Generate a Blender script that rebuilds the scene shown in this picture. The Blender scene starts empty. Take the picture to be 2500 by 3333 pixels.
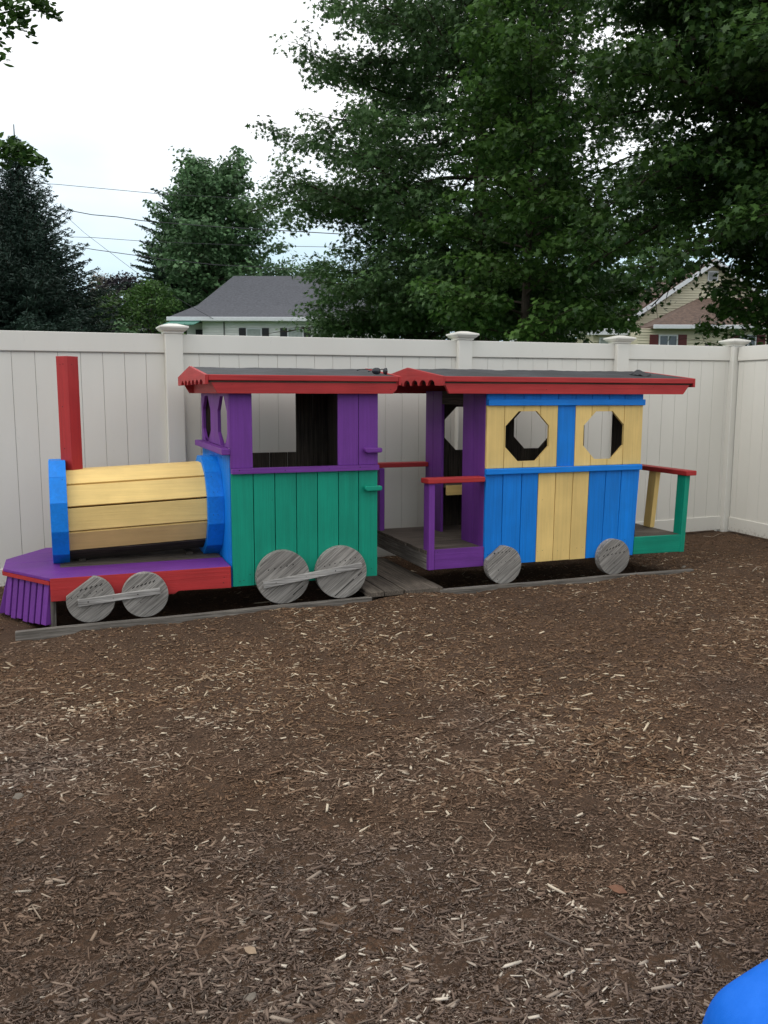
import bpy, math, random
import numpy as np
from mathutils import Vector, Matrix

# ------------------------------------------------------------------ camera
S = bpy.context.scene
COL = S.collection
H = 1.38
PITCH, ROLL, YAW = math.radians(7.9), math.radians(-0.15), math.radians(20.7)
FPX = 2780.0
F_ = np.array([0, math.cos(PITCH), -math.sin(PITCH)]); r_ = np.array([1., 0, 0]); d_ = np.cross(F_, r_)
R_ = math.cos(ROLL)*r_ + math.sin(ROLL)*d_
D_ = -math.sin(ROLL)*r_ + math.cos(ROLL)*d_
cam_d = bpy.data.cameras.new('camera'); cam = bpy.data.objects.new('camera', cam_d); COL.objects.link(cam)
cam_d.sensor_fit = 'VERTICAL'; cam_d.sensor_height = 36; cam_d.lens = FPX/3333*36
cam_d.clip_end = 2000; cam_d.clip_start = 0.05
cam.matrix_world = Matrix(((R_[0], -D_[0], -F_[0], 0), (R_[1], -D_[1], -F_[1], 0), (R_[2], -D_[2], -F_[2], H), (0, 0, 0, 1)))
S.camera = cam
# ------------------------------------------------------------------ world, sun, exposure
SUN_EL, SUN_AZ = math.radians(48), math.radians(-62)     # azimuth from +Y towards +X (negative = left)
W = bpy.data.worlds.new('World'); S.world = W; W.use_nodes = True
nt = W.node_tree; bg = nt.nodes['Background']
sky = nt.nodes.new('ShaderNodeTexSky'); sky.sky_type = 'NISHITA'; sky.sun_disc = False
sky.sun_elevation = SUN_EL; sky.sun_rotation = SUN_AZ; sky.air_density = 1.0; sky.dust_density = 2.0
tc = nt.nodes.new('ShaderNodeTexCoord')
cl = nt.nodes.new('ShaderNodeTexNoise'); cl.inputs['Scale'].default_value = 2.2; cl.inputs['Detail'].default_value = 5
mpw = nt.nodes.new('ShaderNodeMapping'); mpw.inputs['Scale'].default_value = (1, 1, 3.0)
nt.links.new(tc.outputs['Generated'], mpw.inputs['Vector']); nt.links.new(mpw.outputs[0], cl.inputs['Vector'])
sep = nt.nodes.new('ShaderNodeSeparateXYZ'); nt.links.new(tc.outputs['Generated'], sep.inputs[0])
mr = nt.nodes.new('ShaderNodeMapRange'); mr.inputs['From Min'].default_value = 0.10; mr.inputs['From Max'].default_value = 0.36
mr.inputs['To Min'].default_value = -0.40; mr.inputs['To Max'].default_value = 0.5
nt.links.new(sep.outputs[2], mr.inputs['Value'])
ad = nt.nodes.new('ShaderNodeMath'); ad.operation = 'ADD'; nt.links.new(cl.outputs['Fac'], ad.inputs[0]); nt.links.new(mr.outputs[0], ad.inputs[1])
rmp = nt.nodes.new('ShaderNodeValToRGB'); rmp.color_ramp.elements[0].position = 0.28; rmp.color_ramp.elements[1].position = 0.8
rmp.color_ramp.elements[0].color = (6.9, 8.8, 10.0, 1); rmp.color_ramp.elements[1].color = (12.5, 12.6, 12.8, 1)
nt.links.new(ad.outputs[0], rmp.inputs['Fac'])
mx = nt.nodes.new('ShaderNodeMix'); mx.data_type = 'RGBA'; mx.inputs['Factor'].default_value = 0.9
nt.links.new(sky.outputs[0], mx.inputs['A']); nt.links.new(rmp.outputs[0], mx.inputs['B'])
nt.links.new(mx.outputs['Result'], bg.inputs['Color']); bg.inputs['Strength'].default_value = 0.105
sd = bpy.data.lights.new('sun', 'SUN'); so = bpy.data.objects.new('sun', sd); COL.objects.link(so)
sd.energy = 0.6; sd.angle = math.radians(25); sd.color = (1, 0.97, 0.92)
sv = Vector((math.sin(SUN_AZ)*math.cos(SUN_EL), math.cos(SUN_AZ)*math.cos(SUN_EL)*-1, math.sin(SUN_EL)))
so.rotation_euler = sv.to_track_quat('Z', 'Y').to_euler(); so.location = (-6, -2, 9)
sky.sun_rotation = math.atan2(sv.x, sv.y)
S.view_settings.view_transform = 'Standard'; S.view_settings.look = 'None'
S.view_settings.exposure = 0.13; S.view_settings.gamma = 1

RNG = np.random.default_rng(7); random.seed(7)

# ------------------------------------------------------------------ measuring helpers (photograph coordinates, 2500 x 3333)
def ray(px, py): return F_ + R_*(px-1250)/FPX + D_*(py-1666.5)/FPX
def at(px, py, Y):                   # the real point at a distance Y north of the camera seen at that pixel
    v = ray(px, py); t = Y/v[1]; return np.array([v[0]*t, Y, H+v[2]*t])
UX = np.array([math.cos(YAW), math.sin(YAW), 0]); UY = np.array([-math.sin(YAW), math.cos(YAW), 0])
O0 = np.array([-0.952, 5.277, 0])

# ------------------------------------------------------------------ object helpers
def tag(o, label=None, cat=None, group=None, kind=None):
    if label: o['label'] = label
    if cat: o['category'] = cat
    if group: o['group'] = group
    if kind: o['kind'] = kind
    return o
def empty(name, loc=(0, 0, 0), rz=0.0, **k):
    o = bpy.data.objects.new(name, None); COL.objects.link(o); o.location = loc; o.rotation_euler = (0, 0, rz)
    o.empty_display_size = 0.2
    return tag(o, **k)

def octo(cx, cz, r, n=8, rot=None):
    rot = math.pi/n if rot is None else rot
    R = r/math.cos(math.pi/n)
    return [(cx+R*math.cos(rot+2*math.pi*i/n), cz+R*math.sin(rot+2*math.pi*i/n)) for i in range(n)]

class MB:
    def __init__(s): s.v = []; s.f = []; s.m = []; s.r = []
    def add(s, V, Fs, m=0, r=None):
        b = len(s.v); s.v += [tuple(map(float, p)) for p in V]
        r = random.random() if r is None else r
        for f in Fs: s.f.append([b+i for i in f]); s.m.append(m); s.r.append(r)
        return s
    def box(s, x0, x1, y0, y1, z0, z1, m=0, r=None):
        V = [(x0, y0, z0), (x1, y0, z0), (x1, y1, z0), (x0, y1, z0), (x0, y0, z1), (x1, y0, z1), (x1, y1, z1), (x0, y1, z1)]
        return s.add(V, [(0, 3, 2, 1), (4, 5, 6, 7), (0, 1, 5, 4), (1, 2, 6, 5), (2, 3, 7, 6), (3, 0, 4, 7)], m, r)
    def prism(s, poly, ax, a0, a1, m=0, r=None):
        # poly of 2D points in the plane across axis ax (0: yz, 1: xz, 2: xy)
        area = sum(poly[i][0]*poly[(i+1) % len(poly)][1]-poly[(i+1) % len(poly)][0]*poly[i][1] for i in range(len(poly)))
        if area < 0: poly = poly[::-1]
        def P(p, a): return (a, p[0], p[1]) if ax == 0 else ((p[0], a, p[1]) if ax == 1 else (p[0], p[1], a))
        n = len(poly); V = [P(p, a0) for p in poly]+[P(p, a1) for p in poly]
        A = list(range(n)); B = list(range(n, 2*n))
        Fs = [A[::-1], B] + [(i, (i+1) % n, n+(i+1) % n, n+i) for i in range(n)]
        flip = (ax == 1)
        if flip: Fs = [list(f)[::-1] for f in Fs]
        return s.add(V, Fs, m, r)
    def tube(s, pts, rad, n=8, m=0, r=None, cap=True):
        pts = [Vector(p) for p in pts]; rad = [rad]*len(pts) if not hasattr(rad, '__len__') else rad
        V = []; up = Vector((0.13, 0.21, 0.97)).normalized()
        for i, p in enumerate(pts):
            t = (pts[min(i+1, len(pts)-1)]-pts[max(i-1, 0)]).normalized()
            a = t.cross(up)
            if a.length < 0.2: a = t.cross(Vector((1, 0.1, 0)))
            a.normalize(); b = t.cross(a).normalized()
            for k in range(n):
                w = 2*math.pi*k/n; V.append(p + (a*math.cos(w)+b*math.sin(w))*rad[i])
        Fs = [(i*n+k, i*n+(k+1) % n, (i+1)*n+(k+1) % n, (i+1)*n+k) for i in range(len(pts)-1) for k in range(n)]
        Fs = [f[::-1] for f in Fs]
        if cap: Fs += [list(range(n)), list(range(len(V)-n, len(V)))[::-1]]
        return s.add(V, Fs, m, r)
    def hull8(s, A, B, m=0, r=None):     # two quads joined
        return s.add(list(A)+list(B), [(3, 2, 1, 0), (4, 5, 6, 7), (0, 1, 5, 4), (1, 2, 6, 5), (2, 3, 7, 6), (3, 0, 4, 7)], m, r)
    def build(s, name, mats, parent=None, off=(0, 0, 0), bevel=0.0, smooth=False, seg=2, **k):
        me = bpy.data.meshes.new(name)
        V = [(p[0]-off[0], p[1]-off[1], p[2]-off[2]) for p in s.v]
        me.from_pydata(V, [], s.f)
        mats = mats if isinstance(mats, (list, tuple)) else [mats]
        for mt in mats: me.materials.append(mt)
        me.polygons.foreach_set('material_index', s.m)
        a = me.attributes.new('rnd', 'FLOAT', 'FACE'); a.data.foreach_set('value', s.r)
        if smooth: me.polygons.foreach_set('use_smooth', [True]*len(s.f))
        me.update(); me.validate()
        o = bpy.data.objects.new(name, me); COL.objects.link(o)
        if parent: o.parent = parent
        if bevel:
            b = o.modifiers.new('bevel', 'BEVEL'); b.width = bevel; b.segments = seg; b.limit_method = 'ANGLE'; b.angle_limit = math.radians(35)
        return tag(o, **k)

# ------------------------------------------------------------------ materials
def mat(name):
    m = bpy.data.materials.new(name); m.use_nodes = True
    return m, m.node_tree, m.node_tree.nodes['Principled BSDF']
def N(nt, t, **k):
    n = nt.nodes.new(t)
    for a, b in k.items():
        if a in n.inputs: n.inputs[a].default_value = b
        else: setattr(n, a, b)
    return n
def mixc(nt, fac, a, b, mode='MIX'):
    n = nt.nodes.new('ShaderNodeMix'); n.data_type = 'RGBA'; n.blend_type = mode
    for key, v in (('Factor', fac), ('A', a), ('B', b)):
        if hasattr(v, 'links') or isinstance(v, bpy.types.NodeSocket): nt.links.new(v, n.inputs[key])
        else: n.inputs[key].default_value = v if key == 'Factor' else (*v, 1)
    return n.outputs['Result']
def ramp(nt, src, p0, p1, c0=(0, 0, 0), c1=(1, 1, 1)):
    r = nt.nodes.new('ShaderNodeValToRGB'); e = r.color_ramp.elements
    e[0].position = p0; e[1].position = p1; e[0].color = (*c0, 1); e[1].color = (*c1, 1)
    nt.links.new(src, r.inputs['Fac']); return r.outputs['Color']
def vec(nt, scale, rot=(0, 0, 0), use_rnd=True, src='Object'):
    t = nt.nodes.new('ShaderNodeTexCoord'); m = nt.nodes.new('ShaderNodeMapping'); m.inputs['Scale'].default_value = scale; m.inputs['Rotation'].default_value = rot
    pre = t.outputs[src]
    if use_rnd:
        a = nt.nodes.new('ShaderNodeAttribute'); a.attribute_name = 'rnd'
        s = nt.nodes.new('ShaderNodeVectorMath'); s.operation = 'MULTIPLY_ADD'
        s.inputs[1].default_value = (7.3, 5.1, 9.7)
        nt.links.new(a.outputs['Fac'], s.inputs[0]); nt.links.new(pre, s.inputs[2]); pre = s.outputs[0]
    # rotate first, then stretch
    m.inputs['Scale'].default_value = (1, 1, 1)
    nt.links.new(pre, m.inputs['Vector'])
    m2 = nt.nodes.new('ShaderNodeMapping'); m2.inputs['Scale'].default_value = scale; nt.links.new(m.outputs[0], m2.inputs['Vector'])
    return m2.outputs[0]
def grain_scale(axis, a=1.6, b=42):
    return tuple(a if i == axis else b for i in range(3))
def wood(name, col, axis=2, rough=0.55, amt=0.16, rot=(0, 0, 0), weather=None, bumpk=0.35, var=0.1, worn=0.0):
    m, nt, p = mat(name)
    v = vec(nt, grain_scale(axis), rot)
    n = N(nt, 'ShaderNodeTexNoise', Scale=1.0, Detail=6.0, Roughness=0.65, Distortion=0.6); nt.links.new(v, n.inputs['Vector'])
    v2 = vec(nt, grain_scale(axis, 3.5, 130), rot)
    n2 = N(nt, 'ShaderNodeTexNoise', Scale=1.0, Detail=4.0, Roughness=0.7); nt.links.new(v2, n2.inputs['Vector'])
    v3 = vec(nt, (5, 5, 5), rot)
    n3 = N(nt, 'ShaderNodeTexNoise', Scale=1.0, Detail=5.0); nt.links.new(v3, n3.inputs['Vector'])
    dark = tuple(c*(1-amt*2.2) for c in col); light = tuple(min(1, c*(1+amt)) for c in col)
    if weather:
        c = mixc(nt, ramp(nt, n.outputs['Fac'], 0.3, 0.7), weather, light)
        c = mixc(nt, ramp(nt, n2.outputs['Fac'], 0.35, 0.62), tuple(x*0.45 for x in weather), c)
    else:
        c = mixc(nt, ramp(nt, n.outputs['Fac'], 0.33, 0.72), dark, light)
        c = mixc(nt, ramp(nt, n2.outputs['Fac'], 0.20, 0.36), dark, c)
    c = mixc(nt, ramp(nt, n3.outputs['Fac'], 0.35, 0.65), tuple([1-var*1.2]*3), (1, 1, 1), 'MIX') if False else c
    a = nt.nodes.new('ShaderNodeAttribute'); a.attribute_name = 'rnd'
    g = nt.nodes.new('ShaderNodeMath'); g.operation = 'MULTIPLY_ADD'; g.inputs[1].default_value = var*2; g.inputs[2].default_value = 1-var
    nt.links.new(a.outputs['Fac'], g.inputs[0])
    g2 = nt.nodes.new('ShaderNodeMapRange'); g2.inputs['From Min'].default_value = 0.3; g2.inputs['From Max'].default_value = 0.7; g2.inputs['To Min'].default_value = 1-var*1.3; g2.inputs['To Max'].default_value = 1+var*0.8
    nt.links.new(n3.outputs['Fac'], g2.inputs['Value'])
    g3 = nt.nodes.new('ShaderNodeMath'); g3.operation = 'MULTIPLY'; nt.links.new(g.outputs[0], g3.inputs[0]); nt.links.new(g2.outputs[0], g3.inputs[1])
    vm = nt.nodes.new('ShaderNodeVectorMath'); vm.operation = 'SCALE'; nt.links.new(c, vm.inputs[0]); nt.links.new(g3.outputs[0], vm.inputs['Scale'])
    nt.links.new(vm.outputs[0], p.inputs['Base Color'])
    p.inputs['Roughness'].default_value = rough
    p.inputs['Specular IOR Level'].default_value = 0.35
    ad = nt.nodes.new('ShaderNodeMath'); ad.operation = 'ADD'; nt.links.new(n.outputs['Fac'], ad.inputs[0]); nt.links.new(n2.outputs['Fac'], ad.inputs[1])
    b = N(nt, 'ShaderNodeBump', Strength=bumpk, Distance=0.004); nt.links.new(ad.outputs[0], b.inputs['Height']); nt.links.new(b.outputs[0], p.inputs['Normal'])
    return m
C_YEL = (0.83, 0.585, 0.21); C_BLUE = (0.0, 0.215, 0.74); C_PUR = (0.165, 0.037, 0.280); C_RED = (0.44, 0.030, 0.030); C_GRN = (0.0, 0.29, 0.185)
AX = 'xyz'
MT = {}
def P(c, ax):
    k = c+ax
    if k not in MT:
        col = dict(yellow=C_YEL, blue=C_BLUE, purple=C_PUR, red=C_RED, green=C_GRN)[c]
        MT[k] = wood(f'{c} paint {ax}', col, AX.index(ax), amt=0.075 if c != 'yellow' else 0.045, var=0.075, bumpk=0.4)
    return MT[k]
def G(ax, tone='grey', rot=(0, 0, 0)):
    k = tone+ax+str(rot)
    if k not in MT:
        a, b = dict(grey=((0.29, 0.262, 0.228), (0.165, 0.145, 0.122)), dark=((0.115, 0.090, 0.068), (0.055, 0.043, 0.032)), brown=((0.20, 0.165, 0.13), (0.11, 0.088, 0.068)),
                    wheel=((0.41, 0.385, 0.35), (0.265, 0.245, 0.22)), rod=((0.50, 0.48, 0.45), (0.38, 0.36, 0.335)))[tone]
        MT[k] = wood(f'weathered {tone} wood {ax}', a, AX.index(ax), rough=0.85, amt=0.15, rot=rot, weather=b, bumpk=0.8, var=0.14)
    return MT[k]
def plain(name, col, rough=0.6, var=0.12, scale=8, bump=0.0, bscale=60, spec=0.4, src='Object'):
    m, nt, p = mat(name)
    v = vec(nt, (scale,)*3, src=src)
    n = N(nt, 'ShaderNodeTexNoise', Scale=1.0, Detail=5.0); nt.links.new(v, n.inputs['Vector'])
    c = mixc(nt, ramp(nt, n.outputs['Fac'], 0.3, 0.7), tuple(c*(1-var) for c in col), tuple(min(1, c*(1+var)) for c in col))
    nt.links.new(c, p.inputs['Base Color']); p.inputs['Roughness'].default_value = rough; p.inputs['Specular IOR Level'].default_value = spec
    if bump:
        n2 = N(nt, 'ShaderNodeTexNoise', Scale=bscale, Detail=4.0); t = nt.nodes.new('ShaderNodeTexCoord'); nt.links.new(t.outputs['Object'], n2.inputs['Vector'])
        b = N(nt, 'ShaderNodeBump', Strength=bump, Distance=0.01); nt.links.new(n2.outputs['Fac'], b.inputs['Height']); nt.links.new(b.outputs[0], p.inputs['Normal'])
    return m
NAIL = plain('nail hole', (0.02, 0.018, 0.016), 0.8)

# ------------------------------------------------------------------ ground
def hnoise(x, y, s, seed=0):
    k = seed*1.7
    return (np.sin(x*s*1.3+k)*np.cos(y*s*1.1-k*2) + 0.6*np.sin(x*s*2.7+y*s*1.9+k) + 0.4*np.sin(x*s*4.9-y*s*5.3+2*k))/2
fb = math.radians(22.36); FU = np.array([math.cos(fb), math.sin(fb), 0]); FN = np.array([-math.sin(fb), math.cos(fb), 0]); FD = 6.45*1.03
def gpt(px, py):
    v = ray(px, py); t = -H/v[2]; return v[0]*t, v[1]*t
DP = [(gpt(px, py), r, d) for px, py, r, d in ((663, 2223, .05, .03), (440, 2525, .055, .035), (1080, 2660, .07, .03), (560, 2030, .05, .02), (1720, 2110, .09, .025), (250, 2390, .08, .025), (1330, 2330, .10, .03), (2100, 2500, .12, .03),
    (700, 2880, .08, .03), (1500, 2950, .09, .03), (1860, 2740, .07, .03), (1150, 3080, .07, .03), (300, 3050, .08, .03), (2250, 2250, .1, .025), (950, 2150, .09, .02), (1800, 2330, .08, .025))]
def DIPS(x, y):
    z = 0*x
    for (a, b), r, d in DP: z = z - d*np.exp(-(((x-a)/(r*1.7))**2+((y-b)/r)**2)) + d*.4*np.exp(-(((x-a-r)/(r*1.5))**2+((y-b-1.8*r)/r)**2))
    return z
def gz(x, y):
    x = np.asarray(x, float); y = np.asarray(y, float)
    z = DIPS(x, y) + 0.014*hnoise(x, y, 1.3) + 0.011*hnoise(x, y, 3.7, 2) + 0.006*hnoise(x+.3*y, y, 9.1, 3) + 0.003*hnoise(x, y-.4*x, 21, 4)
    dn = x*FN[0]+y*FN[1]-FD
    z = z + 0.014*np.clip((dn+0.9)/0.9, 0, 1)**2*(x > -9) - 0.012
    tx = (x-O0[0])*UX[0]+(y-O0[1])*UX[1]; ty = (x-O0[0])*UY[0]+(y-O0[1])*UY[1]
    # the mulch lies a little higher towards the carriage end of the front plank, scooped low under the train
    z = z + (0.060*np.clip((tx+1.25)/1.7, 0, 1)*(1+.18*np.sin(tx*7)))*np.clip(1-np.abs(ty+0.25)/0.9, 0, 1)
    under = np.clip((ty+0.06)/0.06, 0, 1)*np.clip((1.25-ty)/0.1, 0, 1)*np.clip((tx+1.2)/0.1, 0, 1)*np.clip((3.4-tx)/0.1, 0, 1)
    z = z - under*0.07
    z = np.where(dn > 1, z + 2.3*np.clip((dn-1)/30, 0, 1)**1.3, z)
    return z
def make_ground():
    xs = np.concatenate([[-900, -300, -100, -50, -30, -20, -14, -10], np.linspace(-7, 6.5, 330), [8, 10, 14, 20, 30, 50, 100, 300, 900]])
    ys = np.concatenate([[-900, -300, -100, -30, -12, -5, -2, 0], np.linspace(1, 9.5, 230), np.linspace(10, 45, 36), [50, 60, 80, 120, 200, 400, 900]])
    X, Y = np.meshgrid(xs, ys); Z = gz(X, Y)
    fine = (X > -7.1) & (X < 6.6) & (Y > 0.9) & (Y < 9.6)
    Z = Z + fine*(RNG.normal(0, 0.0035, X.shape))
    nx, ny = len(xs), len(ys)
    V = np.stack([X, Y, Z], -1).reshape(-1, 3)
    i = np.arange(nx-1)[None, :] + np.arange(ny-1)[:, None]*nx; i = i.ravel()
    Fq = np.stack([i, i+1, i+nx+1, i+nx], -1)
    me = bpy.data.meshes.new('ground'); me.from_pydata(V.tolist(), [], Fq.tolist())
    me.polygons.foreach_set('use_smooth', [True]*len(Fq))
    o = bpy.data.objects.new('ground', me); COL.objects.link(o); tag(o, kind='structure')
    m, nt, p = mat('mulch and lawn')
    t = nt.nodes.new('ShaderNodeTexCoord')
    def nz(sc, det=6, rough=0.6, stretch=(1, 1, 1)):
        mp = nt.nodes.new('ShaderNodeMapping'); mp.inputs['Scale'].default_value = stretch; nt.links.new(t.outputs['Object'], mp.inputs['Vector'])
        n = N(nt, 'ShaderNodeTexNoise', Scale=sc, Detail=det, Roughness=rough); nt.links.new(mp.outputs[0], n.inputs['Vector']); return n.outputs['Fac']
    c = mixc(nt, ramp(nt, nz(0.9, 4), 0.35, 0.65), (0.105, 0.066, 0.044), (0.185, 0.102, 0.058))
    c = mixc(nt, ramp(nt, nz(90, 5, 0.75), 0.42, 0.62), (0.055, 0.036, 0.024), c)
    c = mixc(nt, ramp(nt, nz(260, 3, 0.8, (1, 0.45, 1)), 0.56, 0.72), c, (0.27, 0.195, 0.135))
    c = mixc(nt, ramp(nt, nz(6, 6, 0.65), 0.4, 0.75), c, (0.078, 0.050, 0.034))
    g = mixc(nt, ramp(nt, nz(3, 6), 0.35, 0.65), (0.035, 0.075, 0.018), (0.06, 0.11, 0.03))
    dt = nt.nodes.new('ShaderNodeVectorMath'); dt.operation = 'DOT_PRODUCT'; dt.inputs[1].default_value = tuple(FN); nt.links.new(t.outputs['Object'], dt.inputs[0])
    gt = nt.nodes.new('ShaderNodeMath'); gt.operation = 'GREATER_THAN'; gt.inputs[1].default_value = FD+0.3; nt.links.new(dt.outputs['Value'], gt.inputs[0])
    c = mixc(nt, gt.outputs[0], c, g)
    nt.links.new(c, p.inputs['Base Color']); p.inputs['Roughness'].default_value = 0.95; p.inputs['Specular IOR Level'].default_value = 0.1
    b = N(nt, 'ShaderNodeBump', Strength=0.9, Distance=0.012); nt.links.new(nz(110, 6, 0.8), b.inputs['Height']); nt.links.new(b.outputs[0], p.inputs['Normal'])
    me.materials.append(m)
make_ground()

def np_mesh(name, V, Fidx, k, mats, rnd, parent=None, smooth=False):
    """V (n,3), Fidx (m,k) all faces with k corners, rnd per face"""
    me = bpy.data.meshes.new(name); me.vertices.add(len(V)); me.vertices.foreach_set('co', V.astype(np.float32).ravel())
    m = len(Fidx); me.loops.add(m*k); me.loops.foreach_set('vertex_index', Fidx.astype(np.int32).ravel())
    me.polygons.add(m); me.polygons.foreach_set('loop_start', np.arange(0, m*k, k, dtype=np.int32))
    me.update(calc_edges=True)
    a = me.attributes.new('rnd', 'FLOAT', 'FACE'); a.data.foreach_set('value', rnd.astype(np.float32))
    if smooth: me.polygons.foreach_set('use_smooth', np.ones(m, bool))
    me.materials.append(mats)
    o = bpy.data.objects.new(name, me); COL.objects.link(o)
    if parent: o.parent = parent
    return o

# ------------------------------------------------------------------ wood chips lying on the mulch
def chip_mat():
    m, nt, p = mat('wood chip')
    a = nt.nodes.new('ShaderNodeAttribute'); a.attribute_name = 'rnd'
    r = nt.nodes.new('ShaderNodeValToRGB'); e = r.color_ramp.elements
    e[0].position = 0; e[0].color = (0.07, 0.045, 0.028, 1); e[1].position = 1; e[1].color = (0.62, 0.51, 0.36, 1)
    for ps, cc in ((0.45, (0.175, 0.100, 0.057, 1)), (0.80, (0.275, 0.178, 0.106, 1)), (0.95, (0.42, 0.335, 0.235, 1))):
        x = e.new(ps); x.color = cc
    nt.links.new(a.outputs['Fac'], r.inputs['Fac'])
    # greyer chips lie in patches, mostly towards the near side of the yard
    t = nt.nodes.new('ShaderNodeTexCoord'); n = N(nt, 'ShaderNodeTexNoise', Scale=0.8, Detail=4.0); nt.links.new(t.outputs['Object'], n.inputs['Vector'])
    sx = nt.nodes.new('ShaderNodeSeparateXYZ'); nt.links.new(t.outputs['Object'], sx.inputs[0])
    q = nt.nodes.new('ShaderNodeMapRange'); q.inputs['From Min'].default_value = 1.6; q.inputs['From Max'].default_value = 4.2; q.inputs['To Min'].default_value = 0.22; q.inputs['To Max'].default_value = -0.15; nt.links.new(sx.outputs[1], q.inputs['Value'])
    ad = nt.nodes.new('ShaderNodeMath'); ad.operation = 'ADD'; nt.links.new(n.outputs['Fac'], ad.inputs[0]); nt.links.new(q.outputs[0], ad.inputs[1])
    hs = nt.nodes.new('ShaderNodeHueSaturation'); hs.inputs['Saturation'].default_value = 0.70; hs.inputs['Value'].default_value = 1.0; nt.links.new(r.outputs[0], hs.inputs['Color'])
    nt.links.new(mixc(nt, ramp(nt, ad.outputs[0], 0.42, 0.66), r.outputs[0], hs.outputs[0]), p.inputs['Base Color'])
    p.inputs['Roughness'].default_value = 0.85; p.inputs['Specular IOR Level'].default_value = 0.2
    return m
def make_chips(fine=False):
    pts = []
    def region(n, y0, y1, ypow=1.0):
        n = int(n*1.35); u = RNG.random(n); Y = y0*(y1/y0)**u
        X = (RNG.random(n)-0.5)*(1.25*Y*1.15+1.6)
        return np.stack([X, Y], -1)
    P2 = np.concatenate([region(112000, 1.45, 7.6), region(80000, 2.8, 7.2), region(6000, 1.45, 3.2)]) if not fine else region(330000, 1.45, 8.4)
    X, Y = P2[:, 0], P2[:, 1]
    dn = X*FN[0]+Y*FN[1]-FD
    tx = (X-O0[0])*UX[0]+(Y-O0[1])*UX[1]; ty = (X-O0[0])*UY[0]+(Y-O0[1])*UY[1]
    dens = 0.50 + 0.55*hnoise(X, Y, 2.1, 5) + 0.4*hnoise(X, Y, 6.3, 6) + 0.35*hnoise(X, Y, 0.8, 8)
    near = np.clip((-0.15-ty)/0.9, 0, 1)          # few pale chips right in front of the plank's left end
    bare = np.where((tx < 0.2), np.clip(near+0.1, 0.08, 1), 1)
    dens = dens*0+1.0 if fine else dens; bare = np.clip(bare, 0.45, 1) if fine else bare
    keep = (dn < -0.03) & (RNG.random(len(X)) < np.clip(dens, 0.12, 1)*bare)
    keep &= ~((ty > -0.16) & (ty < 1.3) & (tx > -1.35) & (tx < 3.5) & ~((ty > 0.02) & (RNG.random(len(X)) < 0.3) & ((tx < 0.85) | (tx > 1.5))))
    keep &= (X*FU[0]+Y*FU[1]) < 6.49
    X, Y = X[keep], Y[keep]; n = len(X)
    L = np.exp(RNG.normal(math.log(0.0092), 0.62, n))*np.where(Y > 2.9, 1.25, 1); L = np.clip(L, 0.004, 0.06)*np.where(RNG.random(n) < 0.006, 1.5, 1)
    if fine: L = np.exp(RNG.normal(math.log(0.0072), 0.42, n))*np.where(Y > 4, 1.3, 1)
    Wd = L*RNG.uniform(0.12, 0.5 if not fine else .7, n); Wd = np.clip(Wd, 0.0012, 0.011); T = Wd*RNG.uniform(0.25, 0.6, n)
    th = RNG.vonmises(0.25, 0.8, n)*0.5 + (RNG.random(n) < 0.5)*RNG.uniform(0, math.pi, n)
    tilt = RNG.normal(0, 0.16, n); roll = RNG.normal(0, 0.5, n)
    Z = gz(X, Y) + 0.002 + T*0.4 + np.abs(np.sin(tilt))*L*0.35
    # triangular-section sliver: 3 points at each end, ends offset so outline is ragged
    lng = RNG.random(n) < 0.10; L = np.where(lng, L*1.7, L); Wd = np.where(lng, Wd*0.45, Wd)
    e = RNG.uniform(0.35, 1.2, (n, 2)); sk = RNG.uniform(-0.5, 0.35, (n, 2))
    loc = np.zeros((n, 6, 3))
    for k, s in enumerate((-1, 1)):
        loc[:, 3*k+0] = np.stack([s*L/2, -Wd/2*e[:, k], np.zeros(n)-T/2], -1)
        loc[:, 3*k+1] = np.stack([s*L/2*(1+sk[:, k]), Wd/2*e[:, k], np.zeros(n)-T/2], -1)
        loc[:, 3*k+2] = np.stack([s*L/2*(0.9), Wd*0.05, T/2], -1)
    c, s_ = np.cos(roll)[:, None], np.sin(roll)[:, None]
    y, z = loc[..., 1]*c-loc[..., 2]*s_, loc[..., 1]*s_+loc[..., 2]*c; loc[..., 1], loc[..., 2] = y, z
    c, s_ = np.cos(tilt)[:, None], np.sin(tilt)[:, None]
    x, z = loc[..., 0]*c-loc[..., 2]*s_, loc[..., 0]*s_+loc[..., 2]*c; loc[..., 0], loc[..., 2] = x, z
    c, s_ = np.cos(th)[:, None], np.sin(th)[:, None]
    x, y = loc[..., 0]*c-loc[..., 1]*s_, loc[..., 0]*s_+loc[..., 1]*c
    V = np.stack([x+X[:, None], y+Y[:, None], loc[..., 2]+Z[:, None]], -1).reshape(-1, 3)
    tri = np.array([(0, 1, 4), (0, 4, 3), (1, 2, 5), (1, 5, 4), (2, 0, 3), (2, 3, 5), (0, 2, 1), (3, 4, 5)])
    Fi = (tri[None]+np.arange(n)[:, None, None]*6).reshape(-1, 3)
    tone = np.clip(RNG.beta(1.5, 1.6, n) + 0.16*hnoise(X, Y, 1.1, 9) + (0.13 if not fine else 0), 0, 1)
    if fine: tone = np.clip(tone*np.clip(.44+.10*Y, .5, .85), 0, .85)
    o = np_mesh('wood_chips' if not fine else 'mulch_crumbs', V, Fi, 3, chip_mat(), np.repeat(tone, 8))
    tag(o, 'fine brown shredded mulch crumbs covering the soil' if fine else 'pale shredded wood chips strewn over the brown mulch', 'mulch' if fine else 'wood chips', kind='stuff')
make_chips(); make_chips(True)

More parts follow.
